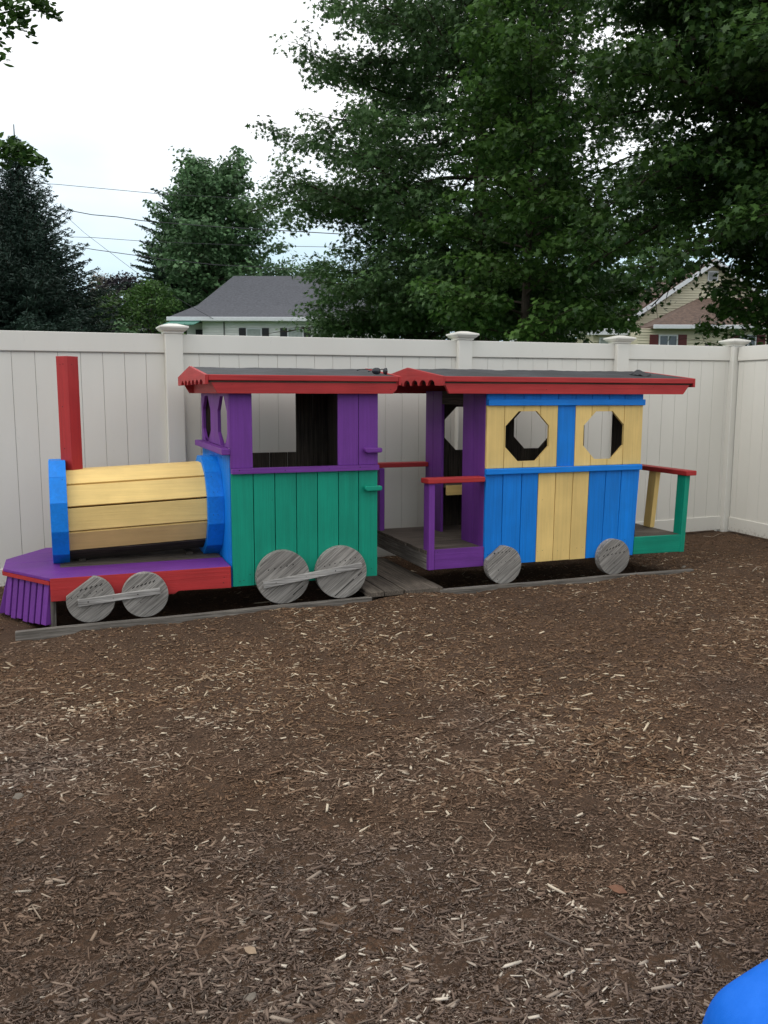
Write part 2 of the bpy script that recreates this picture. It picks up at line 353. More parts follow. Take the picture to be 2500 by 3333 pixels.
# ------------------------------------------------------------------ vinyl fence
def vinyl():
    m, nt, p = mat('cream vinyl')
    v = vec(nt, (1.2, 1.2, 0.5), use_rnd=False); n = N(nt, 'ShaderNodeTexNoise', Scale=2.0, Detail=5.0); nt.links.new(v, n.inputs['Vector'])
    v2 = vec(nt, (9, 9, 3), use_rnd=False); n2 = N(nt, 'ShaderNodeTexNoise', Scale=3.0, Detail=7.0, Roughness=0.75); nt.links.new(v2, n2.inputs['Vector'])
    c = mixc(nt, ramp(nt, n.outputs['Fac'], 0.35, 0.65), (0.685, 0.662, 0.595), (0.725, 0.702, 0.635))
    c = mixc(nt, ramp(nt, n2.outputs['Fac'], 0.62, 0.85), c, (0.49, 0.47, 0.42))
    t9 = nt.nodes.new('ShaderNodeTexCoord'); s9 = nt.nodes.new('ShaderNodeSeparateXYZ'); nt.links.new(t9.outputs['Object'], s9.inputs[0])
    m9 = nt.nodes.new('ShaderNodeMapRange'); m9.inputs['From Min'].default_value = 0.0; m9.inputs['From Max'].default_value = 0.30; m9.inputs['To Min'].default_value = 0.30; m9.inputs['To Max'].default_value = -0.3; nt.links.new(s9.outputs[2], m9.inputs['Value'])
    n9 = N(nt, 'ShaderNodeTexNoise', Scale=38.0, Detail=8.0, Roughness=0.8); nt.links.new(t9.outputs['Object'], n9.inputs['Vector'])
    a9 = nt.nodes.new('ShaderNodeMath'); a9.operation = 'ADD'; nt.links.new(n9.outputs['Fac'], a9.inputs[0]); nt.links.new(m9.outputs[0], a9.inputs[1])
    c = mixc(nt, ramp(nt, a9.outputs[0], 0.70, 0.92), c, (0.26, 0.21, 0.165))
    nt.links.new(c, p.inputs['Base Color']); p.inputs['Roughness'].default_value = 0.38; p.inputs['Specular IOR Level'].default_value = 0.4
    return m
VIN = vinyl(); SLOT = plain('dark fence slot', (0.24, 0.23, 0.20), 0.9)  # darker tone for the panel grooves and the strip below the top rail
def fence_run(t, segs, zshift, first_groove=None, pitch=0.149):
    """local frame: x along the fence, -y faces the yard. segs: [(x0,x1)] between posts"""
    for i, (x0, x1) in enumerate(segs):
        zs = lambda x: zshift(x)
        a, b = zs(x0), zs(x1)
        def slab(mb, z0, z1, y0, y1, xa, xb):
            za, zb = a+(b-a)*(xa-x0)/(x1-x0), a+(b-a)*(xb-x0)/(x1-x0)
            mb.hull8([(xa, y0, z0+za), (xb, y0, z0+zb), (xb, y1, z0+zb), (xa, y1, z0+za)], [(xa, y0, z1+za), (xb, y0, z1+zb), (xb, y1, z1+zb), (xa, y1, z1+za)])
        m = MB(); slab(m, 1.663, 1.797, -0.012, 0.045, x0, x1); m.build('top_rail', VIN, t, bevel=0.004)
        m = MB(); slab(m, 0.02, 0.155, -0.012, 0.045, x0, x1); m.build('bottom_rail', VIN, t, bevel=0.004)
        m = MB(); g = (first_groove[i] if first_groove else x0+0.07) - pitch*30
        while g < x0+0.004: g += pitch
        xs = [x0]
        while g < x1-0.004: xs.append(g); g += pitch
        xs.append(x1)
        for xa, xb in zip(xs[:-1], xs[1:]):
            slab(m, 0.15, 1.659, 0.0+random.uniform(0, .0015), 0.03, xa+0.0009, xb-0.0009)
        slab(m, 0.15, 1.659, 0.012, 0.022, x0, x1)     # tongue behind the grooves
        m.m = [0]*(len(m.m)-6)+[1]*6
        m.build('panel', [VIN, SLOT], t, bevel=0.0015, seg=1)
        m = MB(); slab(m, 1.6585, 1.6635, -0.010, 0.043, x0+.001, x1-.001); m.build('rail_groove', SLOT, t)
def post(t, x, zs, w=0.127, y0=-0.055):
    m = MB(); m.box(x-w/2, x+w/2, y0, y0+w, -0.05+zs, 1.80+zs); p = m.build('post', VIN, t, bevel=0.007, seg=3)
    cx, cy = x, y0+w/2; m = MB()
    def ringf(hw, z): return [(cx-hw, cy-hw, z+zs), (cx+hw, cy-hw, z+zs), (cx+hw, cy+hw, z+zs), (cx-hw, cy+hw, z+zs)]
    prof = [(w/2+0.006, 1.800), (w/2+0.008, 1.812), (w/2+0.024, 1.822), (w/2+0.032, 1.832), (w/2+0.032, 1.836), (w/2+0.040, 1.838), (w/2+0.040, 1.851), (0.03, 1.872), (0.002, 1.874)]
    V = []; Fs = []
    for hw, z in prof: V += ringf(hw, z)
    for i in range(len(prof)-1):
        for k in range(4): Fs.append((i*4+k, i*4+(k+1) % 4, i*4+4+(k+1) % 4, i*4+4+k))
    Fs.append((3, 2, 1, 0)); Fs.append(tuple(len(V)-4+k for k in range(4)))
    m.add(V, Fs); c = m.build('post_cap', VIN, p, bevel=0.0015, seg=1)
fo = FN*FD
ft = empty('vinyl_fence', fo+np.array([0, 0, -0.0414]), fb, label='long cream vinyl privacy fence running behind the painted train', cat='fence')
zsh = lambda x: 0.000+0.0062*max(x, -1)
posts = [0.985, 3.36, 4.955, 6.30]
pl = [-9.0, -6.6, -4.2, -1.45]+posts
for x in pl: post(ft, x, zsh(x))
segs = [(a+0.062, b-0.062) for a, b in zip(pl[:-1], pl[1:])]
fence_run(ft, segs, zsh, [-8.9, -6.5, -4.1, -0.104, 2.364, 3.45, 5.16])
ft.scale = (1.03,)*3
cpos = fo + FU*6.30*1.03
d2 = np.array([0.33, -1.0, 0]); d2 /= np.linalg.norm(d2); rz2 = math.atan2(d2[1], d2[0])
ft2 = empty('vinyl_fence', cpos+np.array([0, 0, -0.0054]), rz2, label='cream vinyl fence turning the right corner towards the viewer', cat='fence')
ft2.scale = (1.03,)*3
fence_run(ft2, [(0.065, 2.34), (2.46, 4.74), (4.86, 7.2)], lambda x: 0)
for x in (2.4, 4.8): post(ft2, x, 0)

# ------------------------------------------------------------------ boards with octagon holes
def hole_lines(poly):
    # returns functions upper(x), lower(x) of a convex polygon
    def at_x(x, top):
        zs = []
        n = len(poly)
        for i in range(n):
            (xa, za), (xb, zb) = poly[i], poly[(i+1) % n]
            if min(xa, xb)-1e-9 <= x <= max(xa, xb)+1e-9:
                if abs(xb-xa) < 1e-9: zs += [za, zb]
                else: zs.append(za+(zb-za)*(x-xa)/(xb-xa))
        return max(zs) if top else min(zs)
    return at_x
def cut_board(mb, x0, x1, z0, z1, ax, a0, a1, hole=None, m=0):
    r = random.random()
    if hole is None or max(p[0] for p in hole) <= x0 or min(p[0] for p in hole) >= x1:
        mb.prism([(x0, z0), (x1, z0), (x1, z1), (x0, z1)], ax, a0, a1, m, r); return
    L, Rr = min(p[0] for p in hole), max(p[0] for p in hole); f = hole_lines(hole)
    vx = sorted(set(round(p[0], 6) for p in hole))
    xa, xb = max(x0, L), min(x1, Rr)
    inner = [x for x in vx if xa+1e-6 < x < xb-1e-6]
    low = [(x, f(x, False)) for x in [xa]+inner+[xb]]; up = [(x, f(x, True)) for x in [xa]+inner+[xb]]
    if L <= x0 and Rr >= x1:
        mb.prism([(x0, z0), (x1, z0)]+low[::-1], ax, a0, a1, m, r); mb.prism(up+[(x1, z1), (x0, z1)], ax, a0, a1, m, r)
    elif L > x0 and Rr >= x1:
        mb.prism([(x0, z0), (x1, z0)]+low[::-1]+up+[(x1, z1), (x0, z1)], ax, a0, a1, m, r)
    elif L <= x0:
        mb.prism([(x0, z0), (x1, z0), (x1, z1), (x0, z1)]+up+low[::-1], ax, a0, a1, m, r)
    else:
        c = (L+Rr)/2; cut_board(mb, x0, c, z0, z1, ax, a0, a1, hole, m); cut_board(mb, c, x1, z0, z1, ax, a0, a1, hole, m)
def nails(pts, ax, a, out, parent, r=0.0035, off=(0, 0, 0), slash=None):
    """small dark nail holes: shallow discs standing 0.6 mm proud of the face"""
    m = MB()
    for p in pts:
        rr = r*random.uniform(0.7, 1.3); n = 6
        if slash:
            L = slash*random.uniform(0.6, 1.5); an = math.radians(38)
            poly = [(p[0]-L*math.cos(an)-0.001, p[1]-L*math.sin(an)), (p[0]+0.003, p[1]-0.003), (p[0]+L*0.5, p[1]+L*0.5*0.8), (p[0]-0.002, p[1]+0.003)]
        else: poly = [(p[0]+rr*math.cos(6.283*i/n), p[1]+rr*math.sin(6.283*i/n)) for i in range(n)]
        m.prism(poly, ax, a, a+out)
    return m.build('nail_hole', NAIL, parent, off=off, kind='stuff') if False else m

def boards(mb, x0, x1, n, z0, z1, ax, a0, a1, hole=None, gap=0.003, m=0, edges=None, jig=0.0):
    ed = edges or [x0+(x1-x0)*i/n for i in range(n+1)]
    for i in range(len(ed)-1):
        h = hole
        cut_board(mb, ed[i]+gap/2, ed[i+1]-gap/2, z0+random.uniform(-jig, jig), z1, ax, a0, a1, h, m[i] if isinstance(m, (list, tuple)) else m)

# ------------------------------------------------------------------ wheels and shared things of the train
def make_wheel(parent, cx, cz, r, y0, y1, off, flat=None, slots=None, grot=38):
    m = MB(); n = 44
    pts = []
    for i in range(n):
        a = 2*math.pi*i/n; x, z = r*math.cos(a), r*math.sin(a)
        pts.append((x, z))
    if flat is not None:                       # sawn-off segment: distance from the hub and direction
        dd, an = flat; nx, nz = math.cos(an), math.sin(an); q = []
        for i in range(n):
            p0, p1 = pts[i], pts[(i+1) % n]; s0, s1 = p0[0]*nx+p0[1]*nz-dd, p1[0]*nx+p1[1]*nz-dd
            if s0 <= 0: q.append(p0)
            if s0*s1 < 0: t = s0/(s0-s1); q.append((p0[0]+(p1[0]-p0[0])*t, p0[1]+(p1[1]-p0[1])*t))
        pts = q
    mid = (y0+y1)/2
    m.prism([(cx+x, cz+z) for x, z in pts], 1, y0, mid-0.0005, 0, random.random())
    m.prism([(cx+x*0.995, cz+z*0.995) for x, z in pts], 1, mid+0.0005, y1, 0, random.random())
    for sx, sz, L in (slots or []):
        an = math.radians(grot); dx, dz = math.cos(an), math.sin(an); w = 0.0042
        a = (cx+sx, cz+sz); b = (a[0]+dx*L, a[1]+dz*L)
        m.prism([(a[0], a[1]), (a[0]+dz*w, a[1]-dx*w), (b[0]+dz*w*.5, b[1]-dx*w*.5), (b[0]-dz*w*1.3, b[1]+dx*w*1.3), (a[0]-dz*w, a[1]+dx*w)], 1, y0-0.0008, y0+0.004, 1)
    o = m.build('wheel', [G('x', 'wheel', (0, math.radians(-grot) if False else math.radians(grot), 0)), NAIL], parent, off=off, bevel=0.003)
    return o
def dots(mb, pts, ax, a, m=1, r=0.0035, out=-0.0008):
    for p in pts:
        rr = r*random.uniform(0.6, 1.25); mb.prism([(p[0]+rr*math.cos(6.283*i/6), p[1]+rr*math.sin(6.283*i/6)) for i in range(6)], ax, a+out, a+0.004, m)

def felt(name, parent, off, x0, x1, ys, zs, th=0.008, wave=0.003, curl=None):
    """roofing felt laid over both slopes; ys, zs the profile from near eave over ridge to far eave"""
    nx = int((x1-x0)/0.03); prof = []
    for i in range(len(ys)-1):
        for t in np.linspace(0, 1, 9)[:-1 if i < len(ys)-2 else None]: prof.append((ys[i]+(ys[i+1]-ys[i])*t, zs[i]+(zs[i+1]-zs[i])*t))
    prof = np.array(prof); k = len(prof)
    X = np.linspace(x0, x1, nx+1); XX, _ = np.meshgrid(X, prof[:, 0], indexing='ij')
    YY = np.tile(prof[:, 0], (nx+1, 1)); ZZ = np.tile(prof[:, 1], (nx+1, 1)) + wave*hnoise(XX*1.0, YY, 7, 4) + wave*0.6*hnoise(XX, YY, 17, 1)
    V = np.concatenate([np.stack([XX, YY, ZZ], -1).reshape(-1, 3), np.stack([XX, YY, ZZ-th], -1).reshape(-1, 3)])
    Fs = []; n1 = (nx+1)*k
    for i in range(nx):
        for j in range(k-1):
            a = i*k+j; Fs.append((a, a+k, a+k+1, a+1)); b = a+n1; Fs.append((b, b+1, b+k+1, b+k))
    for j in range(k-1): Fs.append((j, j+1, n1+j+1, n1+j)); a = nx*k+j; Fs.append((a, n1+a, n1+a+1, a+1))
    for i in range(nx): a = i*k; Fs.append((a, n1+a, n1+a+k, a+k)); a = i*k+k-1; Fs.append((a, a+k, n1+a+k, n1+a))
    m = MB(); m.add(V, Fs); return m.build(name, FELT, parent, off=off)
def felt_mat():
    m, nt, p = mat('worn black roofing felt')
    v = vec(nt, (2.2, 40, 40), use_rnd=False); n = N(nt, 'ShaderNodeTexNoise', Scale=1.0, Detail=6.0, Roughness=0.7); nt.links.new(v, n.inputs['Vector'])
    v2 = vec(nt, (3, 6, 6), use_rnd=False); n2 = N(nt, 'ShaderNodeTexNoise', Scale=1.0, Detail=5.0); nt.links.new(v2, n2.inputs['Vector'])
    c = mixc(nt, ramp(nt, n.outputs['Fac'], 0.42, 0.66), (0.022, 0.023, 0.026), (0.10, 0.105, 0.115))
    c = mixc(nt, ramp(nt, n2.outputs['Fac'], 0.45, 0.7), (0.028, 0.029, 0.031), c)
    nt.links.new(c, p.inputs['Base Color']); p.inputs['Roughness'].default_value = 0.7
    b = N(nt, 'ShaderNodeBump', Strength=0.5, Distance=0.006); nt.links.new(n.outputs['Fac'], b.inputs['Height']); nt.links.new(b.outputs[0], p.inputs['Normal'])
    return m
FELT = felt_mat()

def end_board(y0, yr, y1, ze, zr, zb, pitch, off0, amp, w=None):
    """scalloped gable board outline in yz; scallops are round notches cut up into the lower edge"""
    top = [(y0, ze), (yr, zr), (y1, ze+0.004)]
    low = []; y = y0; r = pitch*0.41
    c = y0+off0
    low.append((y0, zb))
    while c+r < y1-0.02:
        for k in range(7):
            a = math.pi-math.pi*k/6; low.append((c+r*math.cos(a), zb+amp*math.sin(a)+0.001))
        c += pitch
    low.append((y1, zb))
    return low+top[::-1]

# ------------------------------------------------------------------ locomotive
LOC = empty('toy_locomotive', O0, YAW, label='wooden playground locomotive with yellow barrel boiler, purple and green cab and red smokestack', cat='play train')
WC, WB = 1.10, 1.07       # widths of cab and base
# base
noseA = [(-1.075, 0), (-1.345, 0.40), (-1.345, 0.70), (-1.11, WB)]
m = MB(); poly_near = [(-0.012, 0), (-1.075, 0), (-1.255, 0.266), (-0.012, 0.266)]
m.prism(poly_near, 2, 0.284, 0.305)
m.prism([(-0.012, 0.27), (-1.2575, 0.27), (-1.345, 0.40), (-1.345, 0.55), (-0.012, 0.55)], 2, 0.284, 0.3045)
m.prism([(-0.012, 0.554), (-1.345, 0.554), (-1.345, 0.70), (-1.252, 0.85), (-0.012, 0.85)], 2, 0.284, 0.305)
m.prism([(-0.012, 0.854), (-1.25, 0.854), (-1.11, WB), (-0.012, WB)], 2, 0.284, 0.3045)
m.build('base_deck', P('purple', 'x'), LOC, bevel=0.004)
m = MB(); ys = [0.30, 0.42, 0.56, 0.70, 0.84]
for a, b in zip(ys[:-1], ys[1:]): m.box(-1.0+random.uniform(-.03, .02), -0.02, a+0.001, b-0.001, 0.3052, 0.3075)
m.build('bare_deck_boards', G('x', 'brown'), LOC)
m = MB()
for i in range(len(noseA)-1):            # red nosing under the deck edge
    (xa, ya), (xb, yb) = noseA[i], noseA[i+1]; dx, dy = xb-xa, yb-ya; L = math.hypot(dx, dy); nx, ny = -dy/L, dx/L
    if nx > 0: nx, ny = -nx, -ny
    m.hull8([(xa, ya, 0.262), (xa+nx*.006, ya+ny*.006, 0.262), (xb+nx*.006, yb+ny*.006, 0.262), (xb, yb, 0.262)],
            [(xa, ya, 0.2835), (xa+nx*.006, ya+ny*.006, 0.2835), (xb+nx*.006, yb+ny*.006, 0.2835), (xb, yb, 0.2835)])
    m.hull8([(xa-nx*.03, ya-ny*.03, 0.262), (xa, ya, 0.262), (xb, yb, 0.262), (xb-nx*.03, yb-ny*.03, 0.262)],
            [(xa-nx*.03, ya-ny*.03, 0.2835), (xa, ya, 0.2835), (xb, yb, 0.2835), (xb-nx*.03, yb-ny*.03, 0.2835)])
m.build('nosing', P('red', 'y'), LOC)
m = MB(); m.prism([(-1.073, 0.163), (-0.35, 0.162), (-0.335, 0.170), (-0.012, 0.164), (-0.012, 0.2825), (-0.012, 0.300), (-1.073, 0.300), (-1.073, 0.25)], 1, -0.004, 0.034)
m.prism([(-0.47, 0.150), (-0.36, 0.152), (-0.345, 0.1615), (-0.47, 0.1612)], 1, 0.002, 0.03)
dots(m, [(-0.06, .20), (-0.055, .235), (-0.03, .255)], 1, -0.004)
m.build('side_beam', [P('red', 'x'), NAIL], LOC, bevel=0.003)
m = MB(); m.box(-1.1, -0.012, WB-0.034, WB+0.004, 0.163, 0.283); m.build('side_beam', P('red', 'x'), LOC, bevel=0.003)
for xa in (-.9, -.5): m = MB(); m.box(xa, xa+.04, 0.036, WB-.036, 0.165, 0.28); m.build('cross_beam', G('y', 'dark'), LOC)
# cowcatcher
m = MB()
def cow_edge(pa, pb, n, out):
    (xa, ya), (xb, yb) = pa, pb; dx, dy = xb-xa, yb-ya; L = math.hypot(dx, dy); tx, ty = dx/L, dy/L; nx, ny = -ty, tx
    if nx > 0: nx, ny = -nx, -ny
    w = L/n*0.74
    for i in range(n):
        s = L*(i+0.5)/n - w/2 ; zt, zb = 0.262, 0.012+random.uniform(-.008, .008)
        def q(s, o, z): return (xa+tx*s+nx*o, ya+ty*s+ny*o, z)
        s2 = s + out*0.12
        m.hull8([q(s2, out, zb), q(s2+w, out, zb), q(s2+w, out-0.045, zb), q(s2, out-0.045, zb)], [q(s, -0.012, zt), q(s+w, -0.012, zt), q(s+w, -0.057, zt), q(s, -0.057, zt)])
cow_edge((-1.085, 0.015), (-1.335, 0.40), 7, 0.022)
cow_edge((-1.335, 0.41), (-1.335, 0.69), 4, 0.05)
cow_edge((-1.335, 0.70), (-1.12, WB-.02), 7, 0.05)
m.build('cowcatcher', P('purple', 'z'), LOC, bevel=0.003)
m = MB(); m.hull8([(-1.075, .02, 0.0), (-1.05, .035, 0.0), (-1.05, .075, 0.0), (-1.09, .06, 0.0)], [(-1.068, .01, .262), (-1.05, .02, .262), (-1.04, .06, .262), (-1.07, .05, .262)])
m.build('cowcatcher_backing', G('z', 'grey'), LOC)
# boiler: twelve slats between two twelve-sided blue rings
BY = 0.555
def ngon_ring(m, x0, x1, cz, apo_out, apo_in, n=12, mi=0, split=True):
    for k in range(n):
        a0 = 2*math.pi*(k-0.5)/n + math.pi; a1 = a0+2*math.pi/n; ro = apo_out/math.cos(math.pi/n); ri = apo_in/math.cos(math.pi/n)
        e = 0.0012
        A = [(BY+ro*math.cos(a0+e), cz+ro*math.sin(a0+e)), (BY+ro*math.cos(a1-e), cz+ro*math.sin(a1-e)), (BY+ri*math.cos(a1-e), cz+ri*math.sin(a1-e)), (BY+ri*math.cos(a0+e), cz+ri*math.sin(a0+e))]
        m.prism(A, 0, x0, x1, mi)
def sa_(k): return math.sin(2*math.pi*k/12+math.pi)
m = MB()
cz1, cz2 = 0.604, 0.634
for k in range(12):
    a = 2*math.pi*k/12+math.pi; ap = 0.288; w = 0.0712; t = 0.032; low = 1 if sa_(k) < -0.8 else 0
    ca, sa = math.cos(a), math.sin(a)
    def q(x, cz, u, v): return (x, BY+ca*u-sa*v, cz+sa*u+ca*v)
    jz = random.uniform(-0.002, 0.002)
    m.hull8([q(-0.965, cz1, ap-t, -w*.9), q(-0.965, cz1, ap-t, w*.9), q(-0.965, cz1, ap+jz, w), q(-0.965, cz1, ap+jz, -w)],
            [q(-0.10, cz2, ap-t, -w*.9), q(-0.10, cz2, ap-t, w*.9), q(-0.10, cz2, ap+jz, w), q(-0.10, cz2, ap+jz, -w)], low)
boiler = m.build('boiler', [P('yellow', 'x'), G('x', 'dark')], LOC, bevel=0.004)
m = MB()
for k in range(5): m.prism([(BY-0.236+0.0945*k+.0015, cz1+zz) for zz in ()] or [(BY-0.236+0.0945*k+.0015, cz1-0.2), (BY-0.236+0.0945*(k+1)-.0015, cz1-0.2), (BY-0.236+0.0945*(k+1)-.0015, cz1+0.2), (BY-0.236+0.0945*k+.0015, cz1+0.2)], 0, -1.00, -0.975)
m.build('boiler_face', G('y', 'grey'), boiler)
m = MB(); m.box(-0.94, -0.12, BY-0.02, BY+0.02, 0.2, 0.215); 
m = MB(); ngon_ring(m, -1.055, -0.955, 0.625, 0.330, 0.292); ngon_ring(m, -1.05, -0.972, 0.625, 0.290, 0.245, mi=2)
for zz in (0.555, 0.712, 0.80):
    dy = 0.23 if zz < 0.73 else 0.26
for (x, z) in ((-1.02, 0.70), (-0.99, 0.70), (-1.015, 0.565), (-0.985, 0.565), (-0.978, 0.85), (-1.03, .47), (-.99, .47)):
    dz = z-0.632; yy = BY-0.326 if abs(dz) < 0.087 else (BY-0.326+(abs(dz)-0.087)*math.tan(math.radians(30)) )
    m.prism([(x+0.0035*math.cos(t), z+0.0035*math.sin(t)) for t in np.linspace(0, 5.2, 6)], 1, yy-0.0012, yy+0.01, 1)
ringF = m.build('front_ring', [P('blue', 'y'), NAIL, G('y', 'grey')], boiler, bevel=0.002)
m = MB(); ngon_ring(m, -0.108, -0.0035, 0.628, 0.330, 0.275)
for (x, z) in ((-0.068, 0.745), (-0.042, 0.745), (-0.075, 0.60), (-0.045, 0.60), (-0.055, .50), (-0.07, .84)):
    dz = z-0.628; yy = BY-0.33 if abs(dz) < 0.087 else (BY-0.33+(abs(dz)-0.087)*math.tan(math.radians(30)))
    m.prism([(x+0.0035*math.cos(t), z+0.0035*math.sin(t)) for t in np.linspace(0, 5.2, 6)], 1, yy-0.0012, yy+0.01, 1)
m.build('rear_ring', [P('blue', 'y'), NAIL], boiler, bevel=0.002)
for xa in (-0.90, -0.22): m = MB(); m.box(xa, xa+.04, BY-.10, BY+.10, 0.3085, 0.325); m.build('boiler_cradle', G('y', 'dark'), LOC)
# smokestack: a square post set cornerwise
m = MB(); cx, cy, hw = -0.915, BY, 0.066
cyl = [(cx-hw, cy), (cx, cy-hw), (cx+hw, cy), (cx, cy+hw)]
m.prism(cyl, 2, 0.88, 1.607)
for z in (1.555, 1.29, 1.03):
    for t in (0.35, 0.62) if z > 1.5 else (0.4,):
        px_, py_ = cx-hw+hw*t, cy-hw*t
        m.tube([(px_+0.004, py_+0.004, z+random.uniform(-.01, .01)), (px_-0.0012, py_-0.0012, z)], 0.0035, 5, 1)
px_, py_ = cx+hw*0.4, cy-hw*0.6
m.tube([(px_-0.004, py_+0.004, 1.555), (px_+0.0012, py_-0.0012, 1.555)], 0.0035, 5, 1)
m.build('smokestack', [P('red', 'z'), NAIL], LOC, bevel=0.004)
# cab walls
ge = [0.0, 0.14, 0.278, 0.418, 0.558, 0.70, 0.838, 0.972]
m = MB(); zb = [.168, .1685, .168, .169, .1675, .1685, .169]
for i in range(7):
    m.prism([(ge[i]+.0025, zb[i]), (ge[i+1]-.0025, zb[i]), (ge[i+1]-.0015, 0.882), (ge[i]+.0035, 0.882)], 1, 0, 0.022, 0)
dots(m, [(0.03, .245), (.045, .20), (.07, .205), (0.11, .24), (.99-.06, .28), (.26, .71), (.45, .79), (.93, .22), (.60, .21), (.64, .22), (.77, .3)], 1, 0, r=.003)
m.build('cab_side_panel', [P('green', 'z'), NAIL], LOC, bevel=0.003)
m = MB(); m.box(0.02, 0.95, 0.0225, 0.028, 0.17, 0.915); m.build('panel_backing', G('z', 'dark'), LOC)
m = MB(); m.box(0.004, 0.973, -0.03, 0.021, 0.8825, 0.916)
dots(m, [(.05, .905), (.34, .898), (.63, .9), (.84, .905)], 1, -0.03)
m.build('window_sill', [P('purple', 'x'), NAIL], LOC, bevel=0.005)
m = MB(); m.box(0.001, 0.141, 0.0, 0.022, 0.9165, 1.40); m.build('corner_board', P('purple', 'z'), LOC, bevel=0.003)
m = MB(); m.box(0.700, 0.838, 0.0, 0.022, 0.9165, 1.40); m.build('corner_board', P('purple', 'z'), LOC, bevel=0.003)
m = MB(); m.box(0.841, 0.974, 0.0, 0.022, 0.9165, 1.40); m.build('corner_board', P('purple', 'z'), LOC, bevel=0.003)
for a, b, c, d in ((.024, .06, .0285, .06), (.905, .945, .0295, .066), (.024, .06, WC-.062, WC-.024), (.905, .945, WC-.062, WC-.024)): m = MB(); m.box(a, b, c, d, .17, 1.40); m.build('cab_stud', G('z', 'dark'), LOC)
# cab front wall
m = MB(); boards(m, 0.024, WC-.024, 8, 0.163, 1.0, 0, -0.003, 0.018)
m.build('cab_front_lower', P('blue', 'z'), LOC, bevel=0.003)
m = MB(); m.box(-0.052, 0.0, -0.002, WC+0.01, 1.0, 1.040); m.build('front_sill', P('purple', 'y'), LOC, bevel=0.005)
m = MB(); e = [0.023, 0.14, 0.28, 0.41, 0.552, 0.69, 0.83, 0.97, WC-.002]
for a, b in zip(e[:-1], e[1:]):
    hole = octo(0.245, 1.195, 0.165) if b < 0.56 else octo(0.865, 1.195, 0.165)
    cut_board(m, a+.0006, b-.0006, 1.0405, 1.40, 0, -0.001, 0.021, hole)
m.build('cab_front_upper', P('purple', 'z'), LOC, bevel=0.002)
m = MB(); m.box(-0.052, -0.0015, 0.0, WC, 1.378, 1.462); m.build('front_header', P('red', 'y'), LOC, bevel=0.003)
# far wall (bare wood inside), rear wall with a doorway
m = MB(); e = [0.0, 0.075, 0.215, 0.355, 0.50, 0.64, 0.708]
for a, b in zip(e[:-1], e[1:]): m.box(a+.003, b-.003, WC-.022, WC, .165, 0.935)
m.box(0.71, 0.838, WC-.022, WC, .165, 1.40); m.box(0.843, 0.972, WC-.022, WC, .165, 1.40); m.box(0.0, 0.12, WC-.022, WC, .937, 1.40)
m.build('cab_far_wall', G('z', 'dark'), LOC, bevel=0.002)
m = MB()
for a, b in ((0.024, .16), (.162, .33), (.77, .92), (.922, WC-.024)): m.box(0.950, 0.972, a, b, .30, 1.40)
m.box(0.950, 0.972, .334, .766, 1.25, 1.40)
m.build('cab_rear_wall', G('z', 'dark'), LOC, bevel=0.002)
m = MB()
for k in range(8): m.box(0.022, .949, 0.03+.141*k, 0.03+.141*(k+1)-.004, .305, .33)
m.build('cab_floor', G('x', 'brown'), LOC)
m = MB(); m.box(0.10, 0.13, WC-.30, WC-.024, .60, .93); m.box(0.10, .42, WC-.32, WC-.024, .58, .60); m.build('cab_bench', G('y', 'brown'), LOC, bevel=.003)
m = MB(); R0 = 0.16
m.tube([(0.16+0.02*math.sin(t), 0.42+R0*math.cos(t)*0.9, 0.98+R0*math.sin(t)) for t in np.linspace(0, 2*math.pi, 33)], 0.012, 8, cap=False)
m.tube([(0.16, 0.27, .98), (.16, .57, .98)], .01, 6); m.tube([(0.16, 0.42, .98), (.03, .42, .95)], .014, 8)
m.build('steering_wheel', plain('black plastic', (0.012, 0.012, 0.014), 0.4), LOC)
# grab blocks
for nm, c, z in (('purple', 'purple', 1.012), ('green', 'green', 0.762)):
    m = MB(); m.prism([(0.874, z-.010), (0.888, z-.016), (0.986, z-.014), (0.990, z), (0.988, z+.016), (0.876, z+.018), (0.868, z+.01)], 1, -0.045, -0.0005)
    m.build('grab_block', P(c, 'x'), LOC, bevel=0.006, label=f'{c} grab block')
# wheels and rods
sl1 = [(-0.10+0.033*i, 0.045+0.004*i, 0.018+0.012*(i % 3)) for i in range(6)] + [(-0.09+0.037*i, 0.02+0.0045*i, 0.008) for i in range(6)]
make_wheel(LOC, -0.852, 0.170, 0.138, -0.06, -0.006, (0, 0, 0), flat=(0.098, math.radians(126)), slots=[(-.06+.028*i, .055+.006*i, .022) for i in range(5)]+[(-.11+.035*i, .015+.007*i, .008) for i in range(6)])
make_wheel(LOC, -0.541, 0.172, 0.136, -0.06, -0.006, (0, 0, 0), slots=[(-.075+.024*i, .045+.006*i, .02) for i in range(6)]+[(-.03, -.045, .006), (0.06, .02, .02)])
make_wheel(LOC, 0.312, 0.218, 0.172, -0.06, -0.001, (0, 0, 0), slots=[(-.10+.04*i, .05+.006*i, .012) for i in range(5)]+[(-.12+.02*i, -.045+.004*i, .006) for i in range(5)]+[(.06, -.12, .09)])
make_wheel(LOC, 0.702, 0.222, 0.172, -0.06, -0.001, (0, 0, 0), slots=[(-.12+.035*i, .045+.007*i, .010) for i in range(7)]+[(.11, -.03, .04), (-.05, -.155, .17)])
